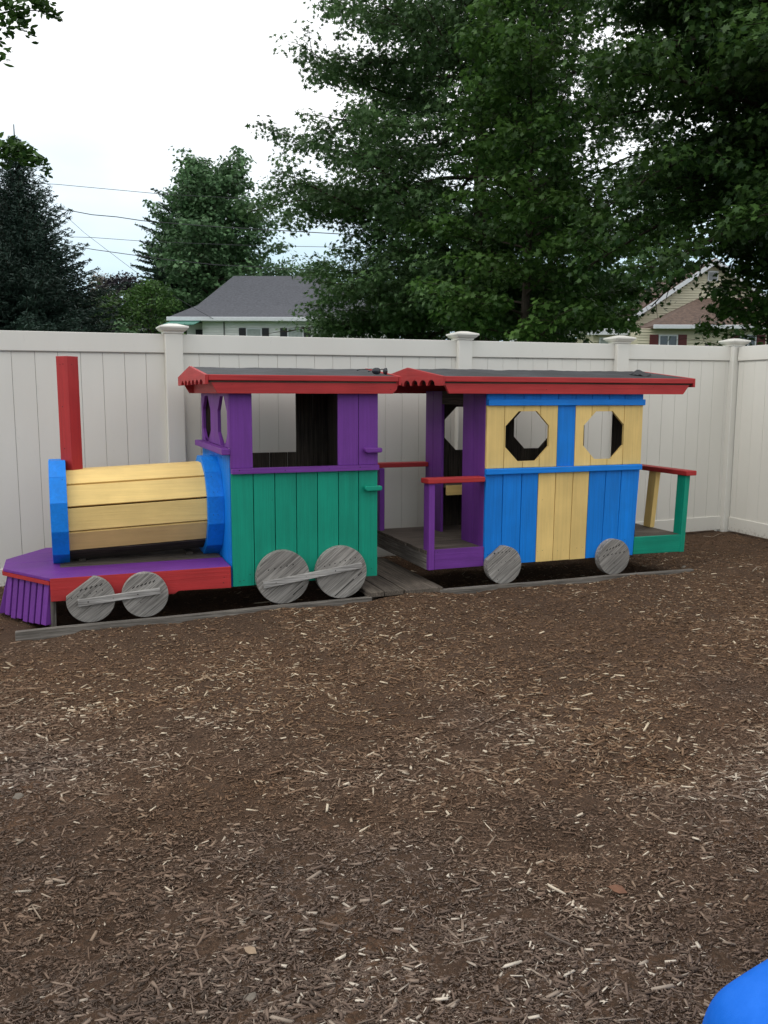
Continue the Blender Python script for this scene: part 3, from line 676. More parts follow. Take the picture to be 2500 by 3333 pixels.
def rod(x0, z0, x1, z1, w=0.019):
    L = math.hypot(x1-x0, z1-z0); ux, uz = (x1-x0)/L, (z1-z0)/L; nx, nz = -uz*w, ux*w
    m = MB(); m.prism([(x0-nx*1.15, z0-nz*1.15), (x1-nx*.9, z1-nz*.9), (x1+nx*.9, z1+nz*.9), (x0+nx, z0+nz)], 1, -0.088, -0.0615)
    dots(m, [(x0+ux*t*L, z0+uz*t*L) for t in (0.12, .42, .72)], 1, -0.088, r=.005)
    m.build('connecting_rod', [G('x', 'rod'), NAIL], LOC, bevel=0.003)
rod(-0.925, 0.160, -0.455, 0.197); rod(0.178, 0.183, 0.834, 0.265)
# roof
m = MB(); RP = [(-0.062, 1.4595), (0.58, 1.535), (WC+.06, 1.4595)]
m.prism(RP+[(WC+.06, 1.445), (0.58, 1.52), (-0.062, 1.445)], 0, -0.128, 1.078)
roof = m.build('roof', G('x', 'dark'), LOC)
felt('roofing_felt', roof, (0, 0, 0), -0.129, 1.079, [-0.066, 0.58, WC+.06], [1.488, 1.552, 1.488], th=.012)
m = MB(); m.box(-0.134, 1.090, -0.074, -0.061, 1.4555, 1.4905); m.build('eave_trim', P('red', 'x'), roof, bevel=0.004)
m = MB(); m.prism([(-0.078, 1.378), (1.053, 1.378), (1.082, 1.405), (1.095, 1.4575), (-0.125, 1.4575)], 1, -0.06, -0.035)
dots(m, [(.01, 1.43), (1.04, 1.405)], 1, -0.06)
m.build('fascia', [P('red', 'x'), NAIL], roof, bevel=0.003)
m = MB(); m.prism([(-0.078, 1.378), (1.053, 1.378), (1.095, 1.4575), (-0.125, 1.4575)], 1, WC+.03, WC+.055); m.build('fascia', P('red', 'x'), roof, bevel=0.003)
m = MB(); m.prism(end_board(-0.076, 0.58, WC+.066, 1.490, 1.557, 1.432, 0.168, 0.16, 0.031), 0, -0.154, -0.1345); m.build('scalloped_board', P('red', 'y'), roof, bevel=0.002)
m = MB(); m.prism(end_board(-0.076, 0.58, WC+.066, 1.490, 1.557, 1.432, 0.168, 0.10, 0.036), 0, 1.0905, 1.109); m.build('scalloped_board', P('red', 'y'), roof, bevel=0.002)
m = MB(); m.box(0.91, 0.948, 0.0, WC, 1.378, 1.4440); m.build('rear_header', P('red', 'y'), roof, bevel=0.003)

# ------------------------------------------------------------------ carriage
CO = (1.30, 0, 0); WK = 1.05
CAR = empty('toy_carriage', O0+UX*1.30, YAW, label='wooden playground railway carriage striped blue and yellow with octagon windows and open end porches', cat='play train')
def cb(m, name, mats, par=CAR, **k): return m.build(name, mats, par, off=CO, **k)
ce = [1.772, 1.910, 2.060, 2.194, 2.337, 2.483, 2.620, 2.764, 2.900, 3.064]
bt = [1.769, 1.905, 2.052, 2.186, 2.328, 2.470, 2.606, 2.744, 2.878, 3.027]
o1, o2 = octo(2.093, 1.085, 0.174), octo(2.728, 1.083, 0.173)
m = MB(); mi = [1, 1, 1, 1, 0, 1, 1, 1, 1]; lo = [0, 0, 0, 1, 1, 1, 0, 0, 0]
for i in range(9):
    a, b = ce[i]+.002, ce[i+1]-.002
    hole = o1 if i < 4 else o2
    cut_board(m, a, b, 0.866, 1.299, 1, 0.0, 0.022, hole, mi[i])
    m.box(a, b, 0.001, 0.0225, 1.2995, 1.40, 0)
    zz = 0.181-0.0005*i+random.uniform(-.001, .001)
    m.prism([(bt[i]+.002, zz), (bt[i+1]-.002, zz), (b-.003, 0.864), (a-.001, 0.864)], 1, 0.0005, 0.0225, lo[i])
pts = [(2.22+.03*k, .255+random.uniform(-.004, .004)) for k in range(8)]
dots(m, [(2.20, .255), (2.24, .26), (2.37, .25), (2.42, .253), (2.53, .26), (2.58, .262), (2.23, .63), (1.80, .26), (1.83, .262), (1.85, .255), (2.0, .29), (2.95, .30)], 1, 0.0005, m=2, r=.003)
cb(m, 'side_wall', [P('blue', 'z'), P('yellow', 'z'), NAIL], bevel=0.003)
m = MB(); m.box(1.775, 3.03, 0.023, 0.028, 0.19, 0.866); cb(m, 'wall_backing', G('z', 'dark'))
m = MB(); m.box(1.774, 3.068, -0.022, -0.0005, 1.299, 1.342); cb(m, 'upper_batten', P('blue', 'x'), bevel=0.004)
m = MB(); m.box(1.762, 3.058, -0.030, -0.0005, 0.824, 0.864); cb(m, 'window_sill', P('blue', 'x'), bevel=0.005)
m = MB(); e = [1.77+0.144*i for i in range(10)]
fh1, fh2 = octo(2.103, 1.10, 0.174), octo(2.738, 1.10, 0.174)
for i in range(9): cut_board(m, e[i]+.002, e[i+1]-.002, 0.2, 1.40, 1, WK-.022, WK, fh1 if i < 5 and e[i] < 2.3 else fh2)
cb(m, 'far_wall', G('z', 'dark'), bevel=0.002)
m = MB()
for a, b in ((0.0235, .19), (.194, .372), (.742, .90), (.904, WK-.001)): m.box(1.770, 1.792, a, b, 0.2, 1.40)
cb(m, 'front_end_board', P('purple', 'z'), bevel=0.003)
m = MB(); m.box(1.770, 1.793, .376, .738, 1.30, 1.40); cb(m, 'door_header', G('y', 'dark'))
m = MB()
for a, b in ((0.0235, .18), (.184, .34), (.74, .90), (.904, WK-.001)): m.box(3.036, 3.058, a, b, 0.2, 1.40)
m.box(3.036, 3.058, .344, .736, 1.28, 1.40)
cb(m, 'rear_end_board', G('z', 'dark'), bevel=0.003)
m = MB(); n = 8
for k in range(n):
    a = 0.004+(WK-.008)*k/n; b = 0.004+(WK-.008)*(k+1)/n-.003; a = max(a, .0235)
    m.box(1.335+random.uniform(-.004, .004), 3.488, a, b, 0.285, 0.308+random.uniform(0, .003))
cb(m, 'deck', G('x', 'brown'), bevel=0.002)
for xa, xb in ((1.342, 1.36), (3.45, 3.484)): m = MB(); m.box(xa, xb, .03, WK-.03, .175, .284); cb(m, 'deck_joist', G('y', 'grey'), bevel=.002)
m = MB(); m.box(1.388, 1.766, -0.002, 0.022, .180, .317); dots(m, [(1.715, .275), (1.41, .30)], 1, -.002); cb(m, 'porch_skirt', [P('purple', 'x'), NAIL], bevel=0.004)
m = MB(); m.box(1.343, 1.3865, -0.006, 0.088, .178, .775); cb(m, 'porch_post', P('purple', 'z'), bevel=0.004)
m = MB(); m.box(1.345, 1.386, WK-.088, WK+.003, .178, .80); cb(m, 'porch_post', P('purple', 'z'), bevel=0.004)
m = MB(); m.hull8([(1.326, -.028, .777), (1.755, -.028, .777), (1.755, .070, .777), (1.312, .070, .777)], [(1.326, -.028, .812), (1.755, -.028, .812), (1.755, .070, .812), (1.312, .070, .812)])
cb(m, 'handrail', P('red', 'x'), bevel=0.005)
m = MB(); m.box(1.32, 1.768, WK-.07, WK+.028, .802, .838); cb(m, 'handrail', P('red', 'x'), bevel=0.005)
m = MB(); m.prism([(3.030, .180), (3.480, .174), (3.480, .308), (3.036, .312)], 1, -0.002, 0.022); cb(m, 'porch_skirt', P('green', 'x'), bevel=0.004)
m = MB(); m.hull8([(3.458, -.006, .172), (3.500, -.006, .172), (3.500, .088, .172), (3.458, .088, .172)], [(3.478, -.006, .765), (3.523, -.006, .765), (3.523, .088, .765), (3.478, .088, .765)]); cb(m, 'porch_post', P('green', 'z'), bevel=0.004, label='green porch post')
m = MB(); m.hull8([(3.458, .36, .31), (3.500, .36, .31), (3.500, .45, .31), (3.458, .45, .31)], [(3.478, .34, .765), (3.523, .34, .765), (3.523, .43, .765), (3.478, .43, .765)]); cb(m, 'porch_post', P('yellow', 'z'), bevel=0.004, label='yellow porch post')
m = MB(); m.box(3.478, 3.523, WK-.09, WK, .178, .765); cb(m, 'porch_post', P('green', 'z'), bevel=0.004)
m = MB(); m.box(3.455, 3.553, -.040, WK+.02, .766, .803); cb(m, 'handrail', P('red', 'y'), bevel=0.005)
m = MB(); m.box(1.80, 3.03, .72, WK-.025, .655, .68, 0); m.box(1.80, 3.03, .698, .719, .60, .675, 1); m.box(2.35, 2.39, .74, WK-.03, .31, .654, 0); m.box(2.99, 3.03, .74, WK-.03, .31, .654, 0)
cb(m, 'bench', [G('x', 'brown'), P('yellow', 'x')], bevel=0.003)
make_wheel(CAR, 1.900, 0.187, 0.135, -0.062, -0.002, CO, flat=(0.112, math.radians(128)), slots=[(-.085+.03*i, .085+.002*i, .014) for i in range(5)]+[(-.095+.034*i, .015+.003*i, .006) for i in range(6)]+[(-.05, -.035, .01), (-.055, -.10, .008)])
make_wheel(CAR, 2.820, 0.184, 0.133, -0.062, -0.002, CO, slots=[(-.075+.026*i, .05+.008*i, .02) for i in range(5)]+[(-.10+.035*i, .01+.004*i, .016) for i in range(6)]+[(-.005, -.045, .007), (.0, -.085, .004)])
# carriage roof
YR = 0.545
m = MB(); m.prism([(-0.062, 1.4625), (YR, 1.537), (WK+.055, 1.4625), (WK+.055, 1.448), (YR, 1.52), (-.062, 1.448)], 0, 1.422, 3.445)
croof = cb(m, 'roof', G('x', 'dark'))
fz = 1.492
felt('roofing_felt', croof, CO, 1.421, 3.448, [-0.066, YR, WK+.055], [fz, 1.560, fz], th=.012, wave=.0035)
m = MB(); m.box(1.417, 3.462, -0.076, -0.061, 1.4585, 1.4945); cb(m, 'eave_trim', P('red', 'x'), croof, bevel=0.004)
m = MB(); m.prism([(1.457, 1.381), (3.371, 1.379), (3.436, 1.4595), (1.414, 1.4595)], 1, -0.06, -0.035); dots(m, [(3.1, 1.43), (3.0, 1.44), (2.2, 1.41), (1.75, 1.43)], 1, -.06, r=.003); cb(m, 'fascia', [P('red', 'x'), NAIL], croof, bevel=0.003)
m = MB(); m.prism([(1.457, 1.381), (3.371, 1.379), (3.436, 1.4595), (1.414, 1.4595)], 1, WK+.025, WK+.05); cb(m, 'fascia', P('red', 'x'), croof, bevel=0.003)
m = MB(); m.prism(end_board(-0.078, YR, WK+.06, 1.495, 1.566, 1.432, 0.146, 0.185, 0.040), 0, 1.398, 1.4175); cb(m, 'scalloped_board', P('red', 'y'), croof, bevel=0.002)
m = MB(); m.prism([(-0.078, 1.432), (-.02, 1.432), (-.02, 1.47), (YR, 1.54), (WK+.06, 1.47), (WK+.06, 1.50), (YR, 1.562), (-.078, 1.4955)], 0, 3.446, 3.463); cb(m, 'gable_board', P('red', 'y'), croof, bevel=0.002)
m = MB(); pts2 = []                                    # torn flap of felt curling off the roof
Vv = []; Ff = []
nu, nv = 9, 6
for i in range(nu):
    for j in range(nv):
        u, v_ = i/(nu-1), j/(nv-1)
        Vv.append((3.10+0.13*u, 0.13+0.10*v_+.01*math.sin(7*u), 1.521+.008*v_+0.030*math.sin(u*2.6)*v_+0.008*math.sin(9*u+3*v_)))
b0 = len(Vv); Vv += [(x, y, z-.004) for x, y, z in Vv]
for i in range(nu-1):
    for j in range(nv-1):
        a = i*nv+j; Ff.append((a, a+nv, a+nv+1, a+1)); Ff.append((b0+a, b0+a+1, b0+a+nv+1, b0+a+nv))
for j in range(nv-1): Ff.append((j, j+1, b0+j+1, b0+j)); a = (nu-1)*nv+j; Ff.append((a, b0+a, b0+a+1, a+1))
for i in range(nu-1): a = i*nv; Ff.append((a, b0+a, b0+a+nv, a+nv)); a += nv-1; Ff.append((a, a+nv, b0+a+nv, b0+a))
m.add(Vv, Ff); cb(m, 'torn_felt_flap', FELT, croof)

# ------------------------------------------------------------------ track planks and the boarded step
def tpt(x, y, z): return tuple(O0+UX*x+UY*y+np.array([0, 0, z]))
def plank_thing(name, x0, x1, y0, y1, z0a, z1a, z0b, z1b, label, cat, matl, grp=None):
    e = MB(); n = max(2, int((x1-x0)/.25)); pts = []
    for i in range(n):
        a, b = x0+(x1-x0)*i/n, x0+(x1-x0)*(i+1)/n; t0, t1 = i/n, (i+1)/n
        zt0, zt1 = z1a+(z1b-z1a)*t0+.002*math.sin(a*5), z1a+(z1b-z1a)*t1+.002*math.sin(b*5); zb0, zb1 = z0a+(z0b-z0a)*t0, z0a+(z0b-z0a)*t1
        pts.append((a, zt0, zb0))
    pts.append((x1, z1b+.002*math.sin(x1*5), z0b))
    poly = [(p[0], p[2]) for p in pts]+[(p[0], p[1]) for p in pts[::-1]]
    e.prism(poly, 1, y0, y1)
    o = e.build(name, matl, off=(x0, 0, 0), bevel=0.003, label=label, cat=cat, group=grp)
    o.location = tpt(x0, 0, 0); o.rotation_euler = (0, 0, YAW); return o
plank_thing('edging_plank', -1.268, 0.885, -0.138, -0.100, -0.06, 0.034, -0.06, 0.060, 'weathered grey edging plank lying under the locomotive wheels', 'plank', G('x', 'grey'))
plank_thing('edging_plank', 1.372, 3.49, -0.138, -0.100, -0.06, 0.066, -0.06, 0.062, 'long grey edging plank half buried in front of the carriage', 'plank', G('x', 'grey'))
PT = empty('wooden_step', tpt(1.1, 0.5, 0), YAW, label='low platform of bare planks on the ground between locomotive and carriage', cat='platform')
xs = [0.70, 0.835, 0.975, 1.112, 1.250]; 
for i, (a, b, yf) in enumerate(((.868, .975, -.120), (.98, 1.116, -.118), (1.124, 1.395, -.135))):
    m = MB(); m.box(a, b, yf, 0.98+random.uniform(-.01, .01), 0.052, 0.086); m.build('step_board', G('y', 'brown'), PT, off=(1.1, .5, 0), bevel=0.004)
for ya in (-0.06, 0.9): m = MB(); m.box(.87, 1.36, ya, ya+.04, -0.05, .051); m.build('step_bearer', G('x', 'brown'), PT, off=(1.1, .5, 0), bevel=.003)

# ------------------------------------------------------------------ sunglasses on the roof
blk = plain('black glossy plastic', (0.010, 0.012, 0.018), 0.14, spec=0.6)
SG = empty('sunglasses', tuple(O0+UX*1.0+UY*0.10+np.array([0, 0, 1.503])), YAW, label='black sunglasses resting on the locomotive roof', cat='sunglasses')
def lens(cx, cy, ang, name='lens'):
    m = MB(); V = []; Fs = []; nu, nv = 12, 8
    for side in (0, 1):
        for i in range(nu):
            for j in range(nv):
                a = -1+2*i/(nu-1); b = -1+2*j/(nv-1)
                sx = a*math.sqrt(max(0, 1-0.42*b*b)); sz = b*math.sqrt(max(0, 1-0.42*a*a))
                x = 0.031*sx; z = 0.022*sz; y = -0.012*(1-sx*sx*.9-sz*sz*.5)+side*.004
                xr = x*math.cos(ang)-y*math.sin(ang); yr = x*math.sin(ang)+y*math.cos(ang)
                V.append((cx+xr, cy+yr, 0.023+z))
    n = nu*nv
    for i in range(nu-1):
        for j in range(nv-1):
            a = i*nv+j; Fs.append((a, a+nv, a+nv+1, a+1)); Fs.append((n+a, n+a+1, n+a+nv+1, n+a+nv))
    for j in range(nv-1): Fs.append((j, j+1, n+j+1, n+j)); a = (nu-1)*nv+j; Fs.append((a, n+a, n+a+1, a+1))
    for i in range(nu-1): a = i*nv; Fs.append((a, n+a, n+a+nv, a+nv)); a += nv-1; Fs.append((a, a+nv, n+a+nv, n+a))
    m.add(V, Fs); return m.build(name, blk, SG, smooth=True)
lens(-0.012, -0.03, 0.1); lens(0.058, -0.012, 0.75)
m = MB(); m.tube([(0.016, -.032, .034), (.028, -.034, .036), (.036, -.026, .034)], .003, 6); m.build('bridge', blk, SG)
m = MB(); m.tube([(-.040, -.03, .036), (-.06, 0.0, .036), (-.105, .03, .034), (-.125, .04, .026)], [.003, .0025, .0025, .003], 6); m.build('temple_arm', blk, SG)
m = MB(); m.tube([(.074, .005, .036), (.05, .05, .036), (.0, .075, .03), (-.03, .085, .022)], [.003, .0025, .0025, .003], 6); m.build('temple_arm', blk, SG)

# ------------------------------------------------------------------ blue plastic slide end, bottom right
def make_slide():
    m, nt, p = mat('blue slide plastic'); p.inputs['Base Color'].default_value = (0.0, 0.15, 0.72, 1); p.inputs['Roughness'].default_value = 0.5; p.inputs['Specular IOR Level'].default_value = 0.2
    t = nt.nodes.new('ShaderNodeTexCoord'); n = N(nt, 'ShaderNodeTexNoise', Scale=14.0, Detail=8.0, Roughness=0.7); nt.links.new(t.outputs['Object'], n.inputs['Vector'])
    c = mixc(nt, ramp(nt, n.outputs['Fac'], 0.35, 0.75), (0.0, 0.125, 0.62), (0.015, 0.17, 0.74)); nt.links.new(c, p.inputs['Base Color'])
    n2 = N(nt, 'ShaderNodeTexNoise', Scale=420.0, Detail=2.0); nt.links.new(t.outputs['Object'], n2.inputs['Vector'])
    b = N(nt, 'ShaderNodeBump', Strength=0.25, Distance=0.002); nt.links.new(n2.outputs['Fac'], b.inputs['Height']); nt.links.new(b.outputs[0], p.inputs['Normal'])
    root = empty('plastic_slide', (0.567, 1.435, -0.012), 0.06, label='blue moulded plastic slide end poking in at the bottom right corner', cat='slide')
    # local x runs up the slide, y across it (positive y = away from viewer)
    wd = 0.62
    prof = [(0, -1), (0, -0.7), (0.004, -0.25), (0.012, -0.05), (0.04, -0.008), (0.09, 0), (0.17, -0.006), (0.20, -0.05), (0.22, -0.10), (0.26, -0.112)]
    prof = prof + [(wd-a, b) for a, b in prof[::-1]]
    def row(s, topz, inset, drop):
        out = []
        for a, b in prof:
            y = a if a < wd/2 else a
            yy = wd/2 + (y-wd/2)*(1-2*inset/wd)
            z = topz*(1+b) if b <= -0.25 else topz+b
            if b <= -0.25: z = topz*(1+b)
            out.append((s, -(yy), max(0.0, z-drop if b > -0.7 else z)))
        return out
    V = []; sts = [(0.0, 0.03, 0.06), (0.008, 0.018, 0.03), (0.02, 0.008, 0.012), (0.035, 0.002, 0.004), (0.06, 0, 0)]+[(0.08+0.1*i, 0, 0) for i in range(1, 15)]
    for s, ins, drop in sts:
        topz = 0.335 + 0.62*s
        V += row(s, topz, ins, drop)
    k = len(prof); Fs = []
    for i in range(len(sts)-1):
        for j in range(k-1): a = i*k+j; Fs.append((a, a+1, a+k+1, a+k))
    Fs.append(tuple(range(k))[::-1]); Fs.append(tuple(len(V)-k+j for j in range(k)))
    for i in range(len(sts)-1): Fs.append((i*k+k-1, i*k, i*k+k, i*k+2*k-1))
    mb = MB(); mb.add(V, Fs); o = mb.build('chute', m, root, smooth=True)
    ss = o.modifiers.new('s', 'SUBSURF'); ss.levels = 2; ss.render_levels = 2
    mb = MB(); mb.box(1.2, 1.26, -wd+.06, -.06, 0.0, 0.5); mb.build('support', m, root, bevel=.01)
make_slide()

# ------------------------------------------------------------------ leaves and trees
SHAPES = {
 'star': np.array([(0, -.5), (.08, -.22), (.42, -.30), (.16, -.02), (.5, .14), (.14, .16), (0, .55), (-.14, .16), (-.5, .14), (-.16, -.02), (-.42, -.30), (-.08, -.22)]),
 'maple': np.array([(0, -.5), (.10, -.2), (.36, -.36), (.30, -.08), (.56, .10), (.26, .18), (.0, .58), (-.26, .18), (-.56, .10), (-.30, -.08), (-.36, -.36), (-.10, -.2)]),
 'oval': np.array([(0, -.55), (.26, -.15), (.22, .2), (0, .55), (-.22, .2), (-.26, -.15)]),
 'blade': np.array([(-.5, -.16), (.5, -.04), (.5, .06), (-.5, .16)]),
}
def leaf_mat(name, lo, hi, trans=0.3, rough=0.5, patch=0.8):
    m, nt, p = mat(name); a = nt.nodes.new('ShaderNodeAttribute'); a.attribute_name = 'rnd'
    c = mixc(nt, a.outputs['Fac'], lo, hi)
    t = nt.nodes.new('ShaderNodeTexCoord'); n = N(nt, 'ShaderNodeTexNoise', Scale=patch, Detail=3.0); nt.links.new(t.outputs['Object'], n.inputs['Vector'])
    c2 = mixc(nt, ramp(nt, n.outputs['Fac'], 0.38, 0.62), tuple(x*0.72 for x in lo), (1, 1, 1)); c = mixc(nt, 0.0, c, c2)
    sc = nt.nodes.new('ShaderNodeMapRange'); sc.inputs['From Min'].default_value = .35; sc.inputs['From Max'].default_value = .65; sc.inputs['To Min'].default_value = 0.62; sc.inputs['To Max'].default_value = 1.3
    nt.links.new(n.outputs['Fac'], sc.inputs['Value']); vm = nt.nodes.new('ShaderNodeVectorMath'); vm.operation = 'SCALE'; nt.links.new(c, vm.inputs[0]); nt.links.new(sc.outputs[0], vm.inputs['Scale'])
    nt.links.new(vm.outputs[0], p.inputs['Base Color']); p.inputs['Roughness'].default_value = rough; p.inputs['Specular IOR Level'].default_value = 0.25
    tr = nt.nodes.new('ShaderNodeBsdfTranslucent'); nt.links.new(vm.outputs[0], tr.inputs['Color'])
    ms = nt.nodes.new('ShaderNodeMixShader'); ms.inputs[0].default_value = trans; nt.links.new(p.outputs[0], ms.inputs[1]); nt.links.new(tr.outputs[0], ms.inputs[2])
    nt.links.new(ms.outputs[0], nt.nodes['Material Output'].inputs['Surface']); return m
def norm(v): return v/np.maximum(np.linalg.norm(v, axis=-1, keepdims=True), 1e-9)
def leaves(name, Pn, size, shape, material, parent, up=0.8, dirs=None, tone=None, vsize=0.17, out=None):
    n = len(Pn); sh = SHAPES[shape]; k = len(sh)
    nrm = norm(RNG.normal(0, 1, (n, 3))*(1-up*0.5)*(.8 if out is not None else 1)+np.array([0, 0, up]) + (0 if out is None else out*0.9))
    a = norm(np.cross(nrm, RNG.normal(0, 1, (n, 3)))) if dirs is None else norm(dirs+RNG.normal(0, .25, (n, 3)))
    if dirs is not None: nrm = norm(np.cross(a, RNG.normal(0, 1, (n, 3))))
    b = np.cross(nrm, a)
    s = size*np.exp(RNG.normal(0, vsize, n))
    fold = RNG.uniform(-.25, .1, n)
    if shape == 'blade':
        loc = a[:, None, :]*sh[None, :, 0, None] + b[:, None, :]*sh[None, :, 1, None]
    else:
        loc = b[:, None, :]*sh[None, :, 0, None] + a[:, None, :]*sh[None, :, 1, None] + nrm[:, None, :]*(np.abs(sh[None, :, 0, None])*fold[:, None, None])
    V = Pn[:, None, :] + loc*s[:, None, None]
    Fi = np.arange(n*k).reshape(n, k)
    rnd = RNG.random(n) if tone is None else np.clip(tone+RNG.normal(0, .18, n), 0, 1)
    return np_mesh(name, V.reshape(-1, 3), Fi, k, material, rnd, parent)
BARK = plain('grey brown bark', (0.060, 0.048, 0.038), 0.95, var=0.35, scale=6, bump=0.8, bscale=25, spec=0.1)
DBARK = plain('dark bark', (0.035, 0.028, 0.022), 0.95, var=0.35, scale=6, bump=0.8, bscale=25, spec=0.1)

def tree(base, height, trunk_r, limbs, name, label, cat='tree', leaf='star', lsize=0.12, density=60, material=None, group=None,
         sub_n=7, clump=0.28, flat=0.4, bark=None, lean=(0, 0), seed=1, extra=None, tone_f=None, subang=(0.6, 1.2), up=0.8, keep=None, per=7):
    """limbs: list of (z0, azimuth, elevation, length, droop). Foliage sits in flattened clumps on side shoots of each limb."""
    rg = np.random.default_rng(seed); bark = bark or BARK
    root = empty(name, tuple(base), label=label, cat=cat, group=group)
    m = MB(); base = np.array(base, float)
    def trunk_at(z): t = z/height; return np.array([lean[0]*t+0.12*math.sin(t*5+seed)*t, lean[1]*t+0.1*math.sin(t*4+2*seed)*t, z])
    zs = np.linspace(-0.4, height, 14); m.tube([trunk_at(z) for z in zs], [trunk_r*(1.25 if z < 0.3 else 1)*max(0.06, 1-0.95*max(0, z)/height) for z in zs], 9)
    L = []; T = []; OU = []
    for (z0, az, el, ln, dr) in limbs:
        p = trunk_at(z0); d = np.array([math.cos(az)*math.cos(el), math.sin(az)*math.cos(el), math.sin(el)])
        n = max(4, int(ln/0.5)); pts = [p.copy()]; r0 = max(0.012, trunk_r*0.32*(1-0.6*z0/height)*min(1, ln/3+.25))
        for i in range(n):
            d = norm(d+np.array([0, 0, dr/n])+rg.normal(0, 0.07, 3)); p = p+d*ln/n; pts.append(p.copy())
        m.tube(pts, [r0*(1-0.85*i/n) for i in range(n+1)], 5, cap=False)
        for k in range(int(sub_n*ln/3)+3):
            t = 0.18+0.82*(k+rg.random())/(int(sub_n*ln/3)+3); t = min(t, 1.0)
            i = min(int(t*n), n-1); q = pts[i]+(pts[i+1]-pts[i])*(t*n-i); dd = norm(pts[i+1]-pts[i])
            side = 1 if k % 2 else -1; an = side*rg.uniform(*subang)
            c, s = math.cos(an), math.sin(an); sd = np.array([dd[0]*c-dd[1]*s, dd[0]*s+dd[1]*c, dd[2]*0.4+rg.normal(0, .18)])
            sl = ln*0.38*(1.15-t)+0.35; sl *= rg.uniform(.6, 1.2); sd = norm(sd)
            e = q+sd*sl; m.tube([q, q+sd*sl*.5+np.array([0, 0, .03]), e], [r0*.28*(1-.6*t)+.003, r0*.16*(1-.6*t)+.003, .003], 4, cap=False)
            nc = max(2, int(sl/0.22))
            for j in range(nc):
                cpos = q+(e-q)*((j+0.7)/nc); nn = rg.poisson(density*0.22*(0.8 if j < nc-1 else 1.3))
                sc_ = rg.uniform(.65, 1.45); nn = int(nn*sc_**1.6); ball = norm(rg.normal(0, 1, (nn, 3)))*(rg.random((nn, 1))**(0.45))
                pt = cpos+ball*np.array([clump, clump, clump*flat])*1.35*sc_; pt[:, 2] -= 0.15*np.hypot(pt[:, 0]-cpos[0], pt[:, 1]-cpos[1])
                L.append(pt); OU.append(ball); T.append(np.full(nn, rg.uniform(.15, .75))+0.18*ball[:, 2])  # clump tops toned lighter, undersides darker: shading put into the leaf colour
    Pn = np.concatenate(L); Tn = np.concatenate(T); On = np.concatenate(OU)
    if extra is not None: Pn = np.concatenate([Pn, extra]); Tn = np.concatenate([Tn, rg.uniform(.2, .8, len(extra))]); On = np.concatenate([On, np.zeros_like(extra)])
    if keep is not None: k = keep(Pn+base); Pn, Tn, On = Pn[k], Tn[k], On[k]
    m.build('trunk', bark, root, smooth=True)
    leaves('crown', Pn, lsize, leaf, material, root, up=up, tone=Tn, out=On)
    return root, len(Pn)

def whorls(z0, z1, n, prof, el, droop, rg, az=None, jitter=0.2):
    out = []; g = 2.39996
    for i in range(n):
        t = (i+rg.random()*0.6)/n; z = z0+(z1-z0)*t
        a = i*g+rg.normal(0, jitter) if az is None else rg.uniform(*az)
        out.append((z, a, el(t)+rg.normal(0, .08), prof(t)*rg.uniform(.78, 1.15), droop(t)))
    return out
TOT = 0
OAK = leaf_mat('pin oak leaves', (0.042, 0.092, 0.032), (0.125, 0.220, 0.075), 0.3)
MAP = leaf_mat('maple leaves', (0.030, 0.078, 0.016), (0.105, 0.20, 0.042), 0.35)
MAPD = leaf_mat('dark maple leaves', (0.018, 0.050, 0.013), (0.080, 0.155, 0.034), 0.3)  # darker green for the big right maple and several other trees
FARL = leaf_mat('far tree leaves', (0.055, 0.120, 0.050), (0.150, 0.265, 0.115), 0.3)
SPR = leaf_mat('spruce needles', (0.014, 0.032, 0.022), (0.048, 0.082, 0.062), 0.05, patch=0.5)
PINE = leaf_mat('pine needles', (0.014, 0.038, 0.022), (0.045, 0.085, 0.05), 0.05)
def P0(px, Y): q = at(px, 1281, Y); q[2] = float(gz(q[0], q[1])); return q

def lay(Pw, Y0, k, m=0.13):
    # pruned openings run straight through a crown as parallel-sided slots (world direction k east, m up per metre),
    # measured on an upright plane through the trunk
    q = np.stack([Pw[:, 0]+k*(Y0-Pw[:, 1]), np.full(len(Pw), Y0), Pw[:, 2]+m*(Y0-Pw[:, 1])-H], -1); dep = q@F_; return 1250+FPX*(q@R_)/dep, 1666.5+FPX*(q@D_)/dep
def gap_house(X, Y):
    # the crowns stay thin in front of the cream gable
    rk = np.where(X < 2324, 1055-(X-2022)*0.672, 848+(X-2324)*0.67)
    return (Y > rk-6)*(X > 2075+30*np.sin(Y/17))*(X < np.clip(2400-(Y-930)*1.3, 2262, 2400)+14*np.sin(Y/13)+(Y > 1072)*120)*(Y > 840)*0.93
def gap_sky(X, Y):
    # openings where the crowns of the two big maples part from the oak
    n = 0.5+0.5*np.sin(X/23+np.sin(Y/19)*2)*np.sin(Y/29+np.sin(X/31)*2)
    g = np.exp(-(((X-1850-.10*(Y-150))/70)**2)**2)*((Y > 20) & (Y < 330)) + np.exp(-(((X-1872-.22*(Y-330))/62)**2)**2)*((Y >= 330) & (Y < 760)) \
        + np.exp(-(((X-2130)/130)**2+((Y-640)/90)**2)**2)*.8 + np.exp(-(((X-2060)/210)**2+((Y-90)/90)**2))*.8
    return np.clip(g, 0, 1)*(0.25+0.75*(n > .42))
def keepO(Pw, Y0=25., k=0.15):
    X, Y = lay(Pw, Y0, k); g = gap_house(X, Y); t = np.exp(-(((X-1540)/48)**2+((Y-560)/190)**2))*0.72
    t = np.maximum(t, gap_sky(X, Y)*.9)
    h = (Y > 1050)*(X < 1000)*0.85 + ((X-700)/(960-700) < (Y-880)/ (1110-880))*(X < 960)*(Y > 880)*0.75
    return RNG.random(len(X)) > np.clip(np.maximum.reduce([g, t, h]), 0, .98)
